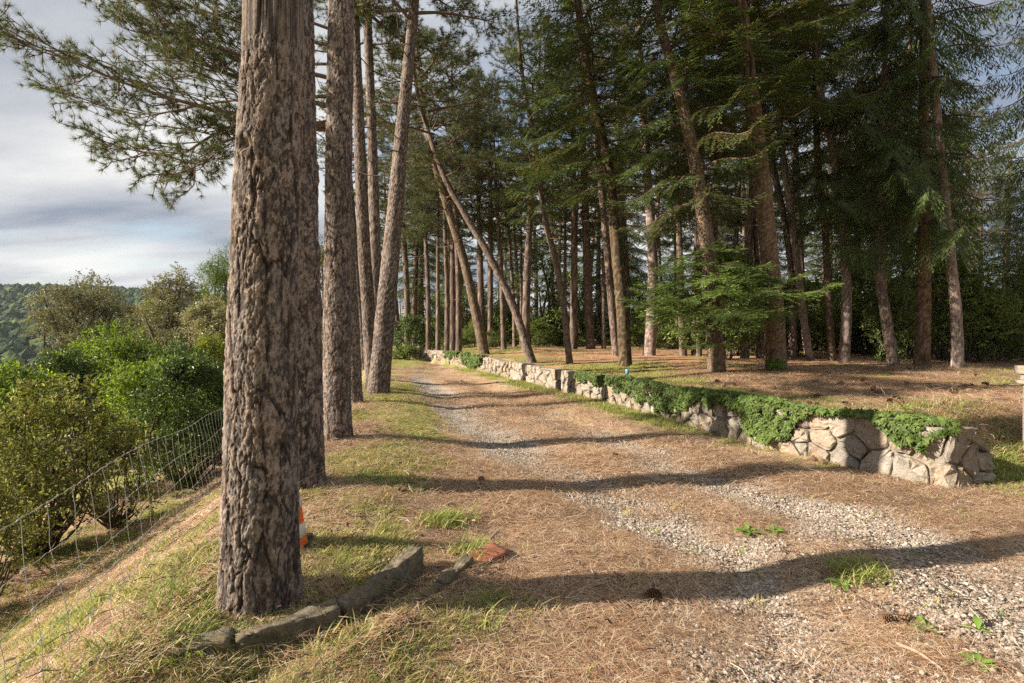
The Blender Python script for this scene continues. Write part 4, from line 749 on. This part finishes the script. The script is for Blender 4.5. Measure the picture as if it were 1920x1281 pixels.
# ivy hanging over the wall
def ivy_plant(label, px0, px1, drop, n, seed, size=0.048, back=0.22):
    rg = np.random.default_rng(seed); s0, s1 = sorted((s_of_px(px0), s_of_px(px1))); smid = (s0 + s1) / 2
    x, y, _, _ = wall_pt(np.array([smid])); o = empty("ivy_plant", (float(x[0]), float(y[0]), 0.1), label, "ivy"); ob = np.array(o.location)
    xs = np.array([s_of_px(p_) for p_, _ in drop]); od = np.argsort(xs); dv = np.array([d_ for _, d_ in drop])[od]; xs = xs[od]
    s = s0 + (s1 - s0) * rg.random(n * 3); dr = np.interp(s, xs, dv) * (0.20 + 1.5 * fbm(s * 3.2, s * 0, 4, seed)); t = rg.random(len(s)); bk = rg.random(len(s)) < 0.18
    keep = fbm(s * 7 + 9, t * 4 + 9, 3, seed + 1) > 0.40; s, dr, t, bk = s[keep][:n], dr[keep][:n], t[keep][:n], bk[keep][:n]; m_ = len(s)
    topz = wall_top(s); thick = 0.0 + 0.13 * fbm(s * 5 + 4, t * 4, 3, seed + 2)
    hz = np.where(bk, topz + 0.015 + 0.06 * rg.random(m_) * fbm(s * 4, s * 0 + 3, 2, 5), topz + 0.05 - t * np.minimum(dr, topz - 0.0)); dep = np.where(bk, -back * rg.random(m_), 0.03 + thick * (0.4 + 0.6 * rg.random(m_)) * np.where(t < 0.12, 0.6, 1))
    C = wall_map(s, hz, dep) - ob; _, _, nx_, ny_ = wall_pt(s); nn = np.stack([nx_, ny_, np.where(bk, 1.6, 0.5)], -1); nn = unit(nn + rg.standard_normal((m_, 3)) * 0.45)
    ld = unit(np.array([0, 0, -0.6]) + rg.standard_normal((m_, 3)) * 0.6); sd = unit(np.cross(ld, nn)); ld = np.cross(nn, sd); L = (size * (0.5 + 1.0 * rg.random(m_)))[:, None]
    pf = [(0, 0), (-0.15, 0.5), (0.35, 0.42), (0.45, 0.18), (1.0, 0), (0.45, -0.18), (0.35, -0.42), (-0.15, -0.5)]
    V = np.stack([C + ld * L * a + sd * L * b + nn * L * (-0.10 * abs(b) * 2) for a, b in pf], 1).reshape(-1, 3); b = np.arange(m_)[:, None] * 8
    Fa = np.concatenate([b + [[0, k, k + 1]] for k in range(1, 7)]); tn = np.clip(0.2 + 0.55 * rg.random(m_) + 0.5 * (fbm(s * 3, t * 3, 2, seed + 6) - 0.5), 0, 1)
    mb = MB(); mb.add(V, Fa, 0, np.repeat(tn, 8)); link("leaves", mb.mesh("leaves", [M['ivy']], False), o)
    sm = MB()
    for k in range(8):
        a = s0 + (s1 - s0) * rg.random(); da = float(np.interp(a, xs, dv)); hh = np.linspace(float(wall_top(a)) + 0.02, max(float(wall_top(a)) - da, 0.05), 7)
        tube(sm, wall_map(a + np.cumsum(rg.standard_normal(7)) * 0.03, hh, 0.045 + 0.01 * rg.random(7)) - ob, np.linspace(0.008, 0.004, 7), 4)
    link("stem", sm.mesh("stem", [M['twig']]), o)
ivy_plant("long ivy curtain spilling down the wall below the mossy fir", 1083, 1338, [(1083, 0.14), (1120, 0.20), (1180, 0.26), (1225, 0.36), (1250, 0.55), (1285, 0.5), (1300, 0.22), (1338, 0.16)], 8000, 1)
ivy_plant("thickest ivy clump reaching the ground below the brown fir", 1330, 1520, [(1330, 0.18), (1365, 0.28), (1400, 0.45), (1435, 0.55), (1465, 0.40), (1500, 0.24), (1520, 0.10)], 7500, 2)
ivy_plant("thin ivy runner along the top edge of bare stones", 1515, 1650, [(1515, 0.05), (1650, 0.05)], 420, 3, 0.05, 0.12)
ivy_plant("small ivy patch under the dark sloping slab", 1635, 1790, [(1635, 0.08), (1680, 0.22), (1705, 0.30), (1740, 0.34), (1765, 0.22), (1790, 0.10)], 1000, 4, 0.046)
ivy_plant("far dark ivy patch covering a stretch of wall", 868, 906, [(868, 0.25), (885, 0.5), (900, 0.45), (906, 0.2)], 2600, 5, 0.08)
ivy_plant("little ivy fringe on the far wall top", 836, 860, [(836, 0.3), (850, 0.2), (860, 0.15)], 900, 6, 0.08)

# ------------------------------------------------------------------ kerb stones of the old gutter, terracotta tile
def kerb(a, b, za, zb, wdt, hgt, label, seed):
    A = np.array(a); B = np.array(b); c = (A + B) / 2; L = np.hypot(*(B - A)); ang = math.atan2(B[1] - A[1], B[0] - A[0])
    o = link("kerb_stone", rough_block((L * 0.97, wdt, hgt), seed, 0.024, 15, 0.010).mesh("kerb_stone", [M['kerb']]), None, label=label, category="stone")
    nx_, ny_ = -math.sin(ang), math.cos(ang); o.location = (c[0] + nx_ * wdt / 2, c[1] + ny_ * wdt / 2, (za + zb) / 2 - hgt / 2); o.rotation_euler = (0.10 * random.uniform(-1, 1), -math.atan2(zb - za, L), ang)
kerb((-1.80, 2.27), (-1.27, 2.41), 0.15, 0.17, 0.13, 0.22, "crumbling half-buried kerb stone at the fence end of the gutter", 11)
kerb((-1.26, 2.43), (-0.85, 2.70), 0.155, 0.17, 0.10, 0.26, "long flat-faced kerb stone in front of the plated pine", 12)
kerb((-0.84, 2.74), (-0.68, 3.04), 0.14, 0.165, 0.09, 0.30, "tilted kerb slab next to the end stone of the gutter", 13)
kerb((-0.71, 3.06), (-0.55, 3.40), 0.15, 0.195, 0.09, 0.30, "raised mossy end stone of the gutter kerb", 14)
kerb((-0.74, 2.28), (-0.58, 2.58), 0.095, 0.105, 0.07, 0.18, "sunken kerb stone on the track side of the gutter", 15)
kerb((-0.50, 2.80), (-0.39, 3.10), 0.105, 0.12, 0.05, 0.18, "thin weathered kerb edge in the trackside grass", 16)
kerb((-0.39, 3.12), (-0.24, 3.42), 0.10, 0.13, 0.07, 0.18, "rounded dark kerb stone touching the terracotta tile", 17)
tl = link("roof_tile", rough_block((0.30, 0.16, 0.022), 5, 0.003, 6, 0.006).mesh("roof_tile", [M['tile']]), None, label="broken terracotta tile lying by the rounded kerb stone", category="tile")
g = ground_at(908, 1056); tl.location = (g[0], g[1], g[2] + 0.05); tl.rotation_euler = (0.10, -0.06, 0.75)

# ------------------------------------------------------------------ traffic cone, gatepost, blue peg
def lathe(prof, seg=28, m=0):
    mb = MB(); p = np.array(prof); n = len(p); an = np.arange(seg) * 2 * np.pi / seg
    V = np.stack([p[:, 0, None] * np.cos(an), p[:, 0, None] * np.sin(an), np.repeat(p[:, 1, None], seg, 1)], -1)
    i = np.arange(n - 1)[:, None] * seg; j = np.arange(seg)[None]; j2 = (j + 1) % seg
    mb.add(V.reshape(-1, 3), np.stack([i + j, i + j2, i + seg + j2, i + seg + j], -1).reshape(-1, 4), m); return mb
cx, cy = -1.482, 3.52; cz = H(cx, cy)
cone = empty("traffic_cone", (cx, cy, cz), "orange and white striped traffic cone hidden behind the thick plated pine", "traffic cone"); cone.rotation_euler = (0.03, 0.05, 0.3)
bb = rough_block((0.30, 0.30, 0.035), 2, 0.001, 5, 0.012); o = link("base", bb.mesh("base", [M['rubber']]), cone); o.location = (0, 0, 0.02)
cr = lambda z: 0.118 - (0.118 - 0.026) * z / 0.50
body_ = link("body", lathe([(cr(0) + 0.008, 0.035), (cr(0), 0.05), (cr(0.5), 0.53), (0.022, 0.537), (0.016, 0.53), (0.014, 0.3)]).mesh("body", [M['orange']]), cone)
for z0, z1 in ((0.09, 0.175), (0.275, 0.36), (0.44, 0.49)):
    link("band", lathe([(cr((z0 - 0.05) * 1.042) - 0.001, z0), (cr((z0 - 0.05) * 1.042) + 0.002, z0 + 0.002), (cr((z1 - 0.05) * 1.042) + 0.002, z1 - 0.002), (cr((z1 - 0.05) * 1.042) - 0.001, z1)]).mesh("band", [M['white']]), body_)
px_, py_ = 6.09, 6.0; pz = H(px_, py_)
gp = empty("gatepost", (px_, py_, pz), "pale square stone gatepost with moulded cap beside the terrace", "gatepost")
for nm, sz_, z_ in (("shaft", (0.36, 0.36, 1.0), 0.42), ("moulding", (0.46, 0.46, 0.045), 0.945), ("neck", (0.40, 0.40, 0.07), 1.0), ("cap", (0.46, 0.46, 0.10), 1.085)):
    o = link(nm, rough_block(sz_, 6, 0.003, 5, 0.012).mesh(nm, [M['post']]), gp); o.location = (0, 0, z_ - pz + 0.0)
g = ground_at(1176, 706); o = empty("marker_peg", g, "small blue plastic peg in the needles above the ivy", "peg")
link("stake", lathe([(0.012, -0.05), (0.012, 0.07)], 10).mesh("stake", [M['rubber']]), o)
link("sleeve", lathe([(0.0, 0.16), (0.035, 0.158), (0.04, 0.15), (0.04, 0.05), (0.0, 0.048)], 14).mesh("sleeve", [M['blue']]), o)

# ------------------------------------------------------------------ wire fence
rg = np.random.default_rng(3); fx = lambda Y: -1.02 - 0.407 * Y
fe = empty("wire_fence", (fx(3.0), 3.0, H(fx(3.0), 3.0)), "sagging galvanised wire mesh fence along the foot of the bank", "fence"); fb = np.array(fe.location)
fh = lambda Y: np.interp(Y, [1, 3, 9, 20], [0.70, 0.78, 1.02, 1.05])
def fence_pt(Y, f, wob=0.0):
    Y = np.asarray(Y, float); x = fx(Y); z = height(x, Y); hh = fh(Y) * f
    return np.stack([x - 0.17 * hh + wob * np.sin(Y * 2.1 + f * 9), Y, z * 0 + np.interp(Y, np.linspace(1, 14, 40), np.convolve(np.pad(height(fx(np.linspace(1, 14, 40)), np.linspace(1, 14, 40)), 4, 'edge'), np.ones(9) / 9, 'valid')) + 0.03 + hh - 0.015 * np.sin(Y * 1.7 + f * 4)], -1)
YY = np.linspace(1.6, 13.0, 200)
for f in (0.0, 0.14, 0.30, 0.48, 0.70, 1.0):
    mb = MB(); tube(mb, fence_pt(YY, f, 0.012) + np.stack([0 * YY, 0 * YY, 0.004 * np.sin(YY * 40)], -1) - fb, 0.0016 if f not in (0.0, 1.0) else 0.0022, 5); link("line_wire", mb.mesh("line_wire", [M['wire']]), fe)
y = 1.7
while y < 12.8:
    mb = MB(); ff = np.linspace(0, 1, 9); Q = fence_pt(np.full(9, y) + np.cumsum(rg.standard_normal(9)) * 0.006, ff, 0.012); tube(mb, Q - fb, 0.0014, 5)
    for f in (0.14, 0.30, 0.48, 0.70, 1.0):
        q = fence_pt(np.array([y]), f, 0.012)[0] - fb; tube(mb, np.array([q - [0, 0.012, 0.004], q, q + [0, 0.012, 0.004]]), [0.002, 0.004, 0.002], 5)
    link("stay_wire", mb.mesh("stay_wire", [M['wire']]), fe); y += 0.24 + 0.03 * rg.random()

# ------------------------------------------------------------------ pine cones, sticks, weeds
def pinecone_mesh(seed):
    rg = np.random.default_rng(seed); mb = MB(); Lc = 0.075
    tube(mb, np.array([[0, 0, 0], [0, 0, Lc * 0.5], [0, 0, Lc]]), [0.010, 0.012, 0.003], 6)
    for i in range(64):
        f = i / 64; z = Lc * (0.04 + 0.92 * f); a = i * 2.399; r = 0.030 * math.sin(math.pi * (0.18 + 0.80 * f)) ** 0.8 + 0.006; d = np.array([math.cos(a), math.sin(a), 0.15 + 0.9 * f]); s_ = np.array([-math.sin(a), math.cos(a), 0]); w_ = 0.0085 * (1 - 0.4 * f)
        b0 = np.array([0, 0, z]) + d * 0.004; tp_ = np.array([0, 0, z]) + d * r
        V = np.array([b0 - s_ * w_ * 0.4, b0 + s_ * w_ * 0.4, tp_ + s_ * w_, tp_ - s_ * w_, tp_ + d * 0.004 + [0, 0, 0.003], b0 + d * r * 0.6 - [0, 0, 0.005]])
        mb.add(V, [[0, 1, 2], [0, 2, 3], [3, 2, 4], [0, 3, 5], [1, 5, 2], [5, 3, 4], [5, 4, 2]], 0)
    return mb.mesh("pine_cone", [M['cone']], False)
CM = [pinecone_mesh(i) for i in range(2)]
def pine_cone(px, py, label, group, sc=1.0, k=0):
    g = ground_at(px, py); o = link("pine_cone", CM[k % 2], None, label=label, category="pine cone"); 
    if group: o["group"] = group
    o.location = (g[0], g[1], g[2] + 0.024 * sc); o.rotation_euler = (math.radians(80), random.uniform(-0.2, 0.2), random.uniform(0, 6.28)); o.scale = (sc,) * 3
for q in [(632, 1210), (660, 1212), (718, 1196), (742, 1172)]: pine_cone(*q, "dark pine cone lying in the gutter between the kerb stones", "pine cones in the gutter", 0.9, q[0])
pine_cone(1237, 1125, "light brown pine cone on the gravel in a trunk's shadow", None, 1.1)
for q in [(1672, 1168), (1684, 1172)]: pine_cone(*q, "pine cone in the brown needles near the leafy gravel weeds", "pine cones near the gravel weeds", 0.85, q[0])
for q in [(1160, 858), (868, 716), (1420, 858), (1530, 866), (1545, 872), (760, 925), (905, 908)]: pine_cone(*q, "pine cone lying loose on the needle-strewn track", "pine cones on the track", 0.95, q[0])
rg = np.random.default_rng(15)
for i in range(46):
    pine_cone(1210 + 690 * rg.random(), 702 + 62 * rg.random(), "dark pine cone among the needles of the terrace", "pine cones on the terrace", 0.9 + 0.4 * rg.random(), i)
def stick(a, b, r, label):
    A, B = ground_at(*a), ground_at(*b); A[2] += r + 0.012; B[2] += r + 0.012; mid = (A + B) / 2 + np.array([0.01, 0.015, 0.008]); mb = MB()
    tube(mb, spline([A, mid, B], 12) - A, np.linspace(r, r * 0.55, 12) * (1 + 0.15 * np.sin(np.arange(12) * 2.2)), 7, 0, 0.5, True)
    o = link("stick", mb.mesh("stick", [M['stick']]), None, label=label, category="stick"); o.location = A
stick((1682, 1218), (1768, 1266), 0.010, "pale straight stick on the gravel near the weeds")
stick((676, 1172), (712, 1178), 0.006, "short dry twig on the long kerb stone")
stick((918, 1018), (935, 1002), 0.010, "whitish bark stick behind the terracotta tile")
stick((758, 886), (772, 908), 0.008, "dry twig in the grass beside the bank pines")
def weed(px, py, size, n, label, seed):
    rg = np.random.default_rng(seed); g = ground_at(px, py); o = empty("weed_plant", g, label, "weed")
    for i in range(n):
        a = i * 2.399 + rg.random(); L = size * (0.6 + 0.5 * rg.random()); d = np.array([math.cos(a), math.sin(a), 0]); s_ = np.array([-d[1], d[0], 0]); up = 0.35 + 0.5 * rg.random(); V = []
        for t, w_ in ((0, 0.05), (0.3, 0.16), (0.55, 0.2), (0.8, 0.14), (1.0, 0.01)):
            c = d * L * t + np.array([0, 0, L * (up * t - 0.45 * t * t) + 0.01]); V += [c - s_ * w_ * L + [0, 0, 0.06 * L * (t < 0.9)], c, c + s_ * w_ * L + [0, 0, 0.06 * L * (t < 0.9)]]
        mb = MB(); mb.add(V, [[r_ * 3 + k, r_ * 3 + k + 1, r_ * 3 + k + 4, r_ * 3 + k + 3] for r_ in range(4) for k in range(2)], 0, 0.3 + 0.6 * rg.random()); link("leaf", mb.mesh("leaf", [M['weed']]), o)
weed(1578, 1102, 0.10, 8, "yellow-green weed rosette at the edge of a trunk's shadow", 1)
weed(1836, 1252, 0.08, 9, "upright leafy weed growing out of the gravel", 2)
weed(1402, 1002, 0.12, 9, "weed clump in the needles between the wheel tracks", 3)
weed(1450, 1002, 0.09, 8, "small weed next to the clump between the wheel tracks", 4)
weed(1735, 1188, 0.08, 7, "tiny weed beside the pine cones on gravel", 5)
weed(1834, 1186, 0.09, 7, "creeping weed between tiny weed and upright weed", 6)

# ------------------------------------------------------------------ litter: needles, gravel, grass (one scattered object each)
def scatter(name, srcs, P, rot, sc, idx, label, cat):
    c = bpy.data.collections.new(name + "_kinds")
    for i, me_ in enumerate(srcs): o = bpy.data.objects.new("%s_kind_%02d" % (name, i), me_); c.objects.link(o)
    me_ = bpy.data.meshes.new(name); me_.vertices.add(len(P)); me_.vertices.foreach_set("co", P.astype(np.float32).ravel())
    a = me_.attributes.new("rot", 'FLOAT_VECTOR', 'POINT'); a.data.foreach_set("vector", rot.astype(np.float32).ravel())
    a = me_.attributes.new("scl", 'FLOAT', 'POINT'); a.data.foreach_set("value", sc.astype(np.float32)); a = me_.attributes.new("idx", 'INT', 'POINT'); a.data.foreach_set("value", idx.astype(np.int32))
    o = link(name, me_, None, kind="stuff", label=label, category=cat); t = bpy.data.node_groups.new(name, 'GeometryNodeTree')
    t.interface.new_socket("Geometry", in_out='INPUT', socket_type='NodeSocketGeometry'); t.interface.new_socket("Geometry", in_out='OUTPUT', socket_type='NodeSocketGeometry')
    N = t.nodes; gi = N.new("NodeGroupInput"); go = N.new("NodeGroupOutput"); iop = N.new("GeometryNodeInstanceOnPoints"); ci = N.new("GeometryNodeCollectionInfo"); ci.inputs[0].default_value = c; ci.inputs[1].default_value = True; ci.inputs[2].default_value = True
    def na(nm, ty): x = N.new("GeometryNodeInputNamedAttribute"); x.data_type = ty; x.inputs[0].default_value = nm; return x.outputs[0]
    t.links.new(gi.outputs[0], iop.inputs['Points']); t.links.new(ci.outputs[0], iop.inputs['Instance']); iop.inputs['Pick Instance'].default_value = True
    t.links.new(na("idx", 'INT'), iop.inputs['Instance Index']); e2r = N.new("FunctionNodeEulerToRotation"); t.links.new(na("rot", 'FLOAT_VECTOR'), e2r.inputs[0]); t.links.new(e2r.outputs[0], iop.inputs['Rotation']); t.links.new(na("scl", 'FLOAT'), iop.inputs['Scale'])
    t.links.new(iop.outputs[0], go.inputs[0]); md = o.modifiers.new("scatter", 'NODES'); md.node_group = t
    return o
def slope_rot(X, Y, rz):
    e = 0.05; dx = (height(X + e, Y) - height(X - e, Y)) / (2 * e); dy = (height(X, Y + e) - height(X, Y - e)) / (2 * e)
    nw = np.abs(X - wall_x(Y) - 0.2) > 0.42; dx = np.clip(dx, -0.9, 0.9) * nw; dy = np.clip(dy, -0.9, 0.9) * nw; c, s_ = np.cos(rz), np.sin(rz)
    return np.stack([np.arctan(-dx * s_ + dy * c), -np.arctan(dx * c + dy * s_), rz], -1)
def needle_patch(seed, n, R, wd, ln, hz=0.02):
    rg = np.random.default_rng(seed); mb = MB(); c = rg.standard_normal((n, 2)) * R * 0.55; a0 = rg.random() * 6.28
    a = np.where(rg.random(n) < 0.35, a0 + rg.standard_normal(n) * 0.4, rg.random(n) * 6.28); L = ln * (0.6 + 0.6 * rg.random(n)); cu = rg.standard_normal(n) * 0.25
    z = rg.random(n) ** 1.6 * hz + 0.002; tl = rg.standard_normal(n) * 0.10; V = []
    for t in (-0.5, 0, 0.5):
        an = a + cu * t; x = c[:, 0] + np.cos(an) * L * t; y = c[:, 1] + np.sin(an) * L * t; zz = z + tl * L * t + 0.004 * (0.5 - abs(t)); w_ = wd * (1 if t == 0 else 0.6)
        V += [np.stack([x - np.sin(an) * w_, y + np.cos(an) * w_, zz], -1), np.stack([x + np.sin(an) * w_, y - np.cos(an) * w_, zz], -1)]
    V = np.stack(V, 1).reshape(-1, 3); b = np.arange(n)[:, None] * 6; mb.add(V, np.concatenate([b + [[0, 1, 3, 2]], b + [[2, 3, 5, 4]]]), 0, np.repeat(np.clip(0.5 + 0.36 * rg.standard_normal(n), 0, 1), 6)); return mb.mesh("needle_patch", [M['needle']])
def pebble_patch(seed, n, R, lo, hi):
    rg = np.random.default_rng(seed); mb = MB()
    for i in range(n):
        q = rg.standard_normal(2) * R * 0.6; r = lo + (hi - lo) * rg.random() ** 2.5; V = IV1 * (0.75 + 0.5 * rg.random((len(IV1), 1))) * np.array([1, 0.7 + 0.3 * rg.random(), 0.5 + 0.25 * rg.random()]) * r
        c, s_ = math.cos(i * 1.7), math.sin(i * 1.7); V = V @ np.array([[c, s_, 0], [-s_, c, 0], [0, 0, 1]]); mb.add(V + [q[0], q[1], r * 0.25], IF1, 0, rg.random())
    return mb.mesh("pebble_patch", [M['pebble']], False)
def grass_tuft(seed, n, R, h, wd, green):
    rg = np.random.default_rng(seed); mb = MB(); q = rg.standard_normal((n, 2)) * R * 0.5; a = rg.random(n) * 6.28; hh = h * (0.4 + 0.8 * rg.random(n)); ln = hh * (0.3 + 0.8 * rg.random(n)); d = np.stack([np.cos(a), np.sin(a)], -1); V = []
    for t, w_ in ((0, 1.0), (0.45, 0.8), (0.8, 0.5), (1.0, 0.05)):
        c = q + d * (ln * t * t)[:, None]; zz = hh * (t - 0.35 * t * t); sd = np.stack([-d[:, 1], d[:, 0]], -1) * wd * w_ * 0.5; V += [np.column_stack([c - sd, zz]), np.column_stack([c + sd, zz])]
    V = np.stack(V, 1).reshape(-1, 3); b = np.arange(n)[:, None] * 8; mb.add(V, np.concatenate([b + [[0, 1, 3, 2]], b + [[2, 3, 5, 4]], b + [[4, 5, 7, 6]]]), 0, np.repeat(np.clip(green + 0.3 * rg.standard_normal(n), 0, 1), 8)); return mb.mesh("grass_tuft", [M['grass']])
def candidates(n, y0, y1, x0=-1.05, x1=1.05, seed=0, p=1.0):
    rg = np.random.default_rng(seed); Y = y0 + (y1 - y0) * rg.random(n) ** p; X = (x0 + (x1 - x0) * rg.random(n)) * Y; return X, Y, rg
def in_wall(X, Y):
    dw = X - wall_x(Y); return (dw > -0.06) & (dw < 0.26) & (Y > 5.3) & (Y < 24.3)
# needles
NP = [needle_patch(300 + i, 560, 0.22, 0.0007, 0.11) for i in range(5)] + [needle_patch(310 + i, 620, 0.42, 0.0013, 0.15, 0.03) for i in range(3)]
parts = []
for (n, y0, y1, far, sd) in ((1500, 1.9, 5.5, 0, 1), (1100, 4.8, 13.0, 1, 2), (700, 9.0, 24.0, 1, 3)):
    X, Y, rg = candidates(n, y0, y1, seed=sd); g, gr = masks(X, Y); u = line_x(Y) - X
    k = (rg.random(n) > g * 0.9 + gr * 0.85 + 0.5 * sst(0.5, 0.65, fbm(X * 1.3 + 5, Y * 1.3, 3, 91)) * (Y < 14)) & ~in_wall(X, Y) & (u < 5); X, Y = X[k], Y[k]
    parts.append((X, Y, rg.random(len(X)) * 6.28, (0.8 + 0.5 * rg.random(len(X))) * (1 + 0.3 * far * sst(8, 20, Y)), (5 + rg.integers(0, 3, len(X))) if far else rg.integers(0, 5, len(X))))
X, Y, rz, sc, ix = [np.concatenate(a) for a in zip(*parts)]
scatter("needle_litter", NP, np.stack([X, Y, height(X, Y) + 0.002], -1), slope_rot(X, Y, rz), sc, ix, "dry brown pine needles strewn over track and terrace", "needles")
PP = [pebble_patch(330 + i, 150, 0.17, 0.003, 0.013) for i in range(4)]
X, Y, rg = candidates(19000, 1.9, 16.0, seed=8, p=1.2); g, gr = masks(X, Y); k = (rg.random(len(X)) < np.clip(g * 1.5 - 0.35, 0.01, 1) * np.where(Y > 6, 0.6, 1)) & (line_x(Y) - X < 0.2) & ~in_wall(X, Y) & (X < wall_x(Y)); X, Y = X[k], Y[k]
scatter("gravel", PP, np.stack([X, Y, height(X, Y)], -1), slope_rot(X, Y, rg.random(len(X)) * 6.28), 0.7 + 0.6 * rg.random(len(X)), rg.integers(0, 4, len(X)), "pale limestone gravel showing in the wheel tracks", "gravel")
GT = [grass_tuft(350 + i, 26, 0.06, 0.06, 0.0045, 0.22 + 0.25 * (i % 3)) for i in range(4)] + [grass_tuft(360 + i, 34, 0.10, 0.10, 0.006, 0.62) for i in range(2)]
parts = []
for (n, y0, y1, sd) in ((16000, 1.9, 6.5, 11), (16000, 5.5, 15, 12), (9000, 12, 34, 13)):
    X, Y, rg = candidates(n, y0, y1, seed=sd); g, gr = masks(X, Y); k = (rg.random(n) < np.clip(gr * 1.5 - 0.15, 0.01, 1)) & ~in_wall(X, Y); X, Y, gr = X[k], Y[k], gr[k]
    dw = X - wall_x(Y); tall = ((np.abs(dw + 0.3) < 0.35) & (Y > 7) | (dw > 0.9) & (X > 4.6) & (Y < 7.6) & (rg.random(len(X)) < 0.5)); ix = np.where(tall, 4 + rg.integers(0, 2, len(X)), rg.integers(0, 4, len(X)))
    parts.append((X, Y, rg.random(len(X)) * 6.28, (0.6 + 0.7 * rg.random(len(X))) * (1 + 0.5 * sst(8, 20, Y)), ix))
ex = [(885, 1045, 70, 0.05), (840, 985, 60, 0.08), (1610, 1080, 50, 0.05), (1860, 800, 90, 0.35), (1790, 805, 60, 0.25), (250, 1235, 60, 0.10), (620, 1230, 30, 0.1), (920, 1150, 40, 0.12)]
rq = np.random.default_rng(44); ex += [(60 + 340 * rq.random(), 960 + 250 * rq.random(), 16, 0.10) for _ in range(30)]
for px, py, n, R in ex:
    g = ground_at(px, py); q = rg.standard_normal((n, 2)) * R; X, Y = g[0] + q[:, 0], g[1] + q[:, 1]; k = ~in_wall(X, Y); X, Y = X[k], Y[k]; parts.append((X, Y, rg.random(len(X)) * 6.28, 0.7 + 0.8 * rg.random(len(X)), np.where(rg.random(len(X)) < 0.4, 4 + rg.integers(0, 2, len(X)), 2)))
X, Y, rz, sc, ix = [np.concatenate(a) for a in zip(*parts)]
scatter("grass", GT, np.stack([X, Y, height(X, Y) - 0.004], -1), slope_rot(X, Y, rz) * np.array([0.5, 0.5, 1]), sc, ix, "short dry and green grass on bank, wall foot and terrace edge", "grass")

def debris_patch(seed):
    rg = np.random.default_rng(seed); mb = MB()
    for i in range(14):
        q = rg.standard_normal(2) * 0.22; a = rg.random() * 6.28; d = np.array([math.cos(a), math.sin(a), 0]); s_ = np.array([-d[1], d[0], 0])
        if rg.random() < 0.45:
            L = 0.03 + 0.07 * rg.random(); c = np.array([q[0], q[1], 0.012]); tube(mb, np.array([c - d * L / 2, c + s_ * 0.008 + [0, 0, 0.006], c + d * L / 2]), [0.0016, 0.002, 0.0012], 4, 0, rg.random())
        else:
            L, W = 0.005 + 0.010 * rg.random(), 0.003 + 0.006 * rg.random(); c = np.array([q[0], q[1], 0.010 + 0.01 * rg.random()]); t = 0.004 * rg.standard_normal()
            mb.add([c - d * L - s_ * W * 0.6, c + d * L * 0.8 - s_ * W + [0, 0, t], c + d * L + s_ * W * 0.5 + [0, 0, t], c - d * L * 0.7 + s_ * W, c + [0, 0, 0.003]], [[0, 1, 4], [1, 2, 4], [2, 3, 4], [3, 0, 4]], 0, rg.random())
    return mb.mesh("debris_patch", [M['chip']], False)
m = NM('bark_chip'); M['chip'] = m.done(m.bsdf(m.ramp(m.attr('tint'), [(0.0, (0.05, 0.033, 0.024)), (0.6, (0.15, 0.095, 0.065)), (1.0, (0.40, 0.32, 0.25))]), 0.9))
X, Y, rg = candidates(1500, 1.9, 14.0, seed=18); k = ~in_wall(X, Y) & (line_x(Y) - X < 2.5); X, Y = X[k], Y[k]
scatter("bark_litter", [debris_patch(400 + i) for i in range(4)], np.stack([X, Y, height(X, Y)], -1), slope_rot(X, Y, rg.random(len(X)) * 6.28), 0.8 + 0.8 * rg.random(len(X)), rg.integers(0, 4, len(X)), "bark chips and broken twigs lying among the needles", "litter")

# ------------------------------------------------------------------ air
mb = MB(); a, b, z0, z1 = -1090.0, 1090.0, -60.0, 75.0
mb.add([(a, a, z0), (b, a, z0), (b, b, z0), (a, b, z0), (a, a, z1), (b, a, z1), (b, b, z1), (a, b, z1)], [[0, 3, 2, 1], [4, 5, 6, 7], [0, 1, 5, 4], [1, 2, 6, 5], [2, 3, 7, 6], [3, 0, 4, 7]])
m = NM('haze'); pv = m.n("ShaderNodeVolumePrincipled", {'Color': (0.80, 0.88, 1.0, 1), 'Density': 0.00009, 'Anisotropy': 0.2}); m.set(m.out.inputs['Volume'], pv.outputs[0])
link("haze", mb.mesh("haze", [m.m], False), kind="stuff", label="thin blue haze lying over the valley", category="haze")
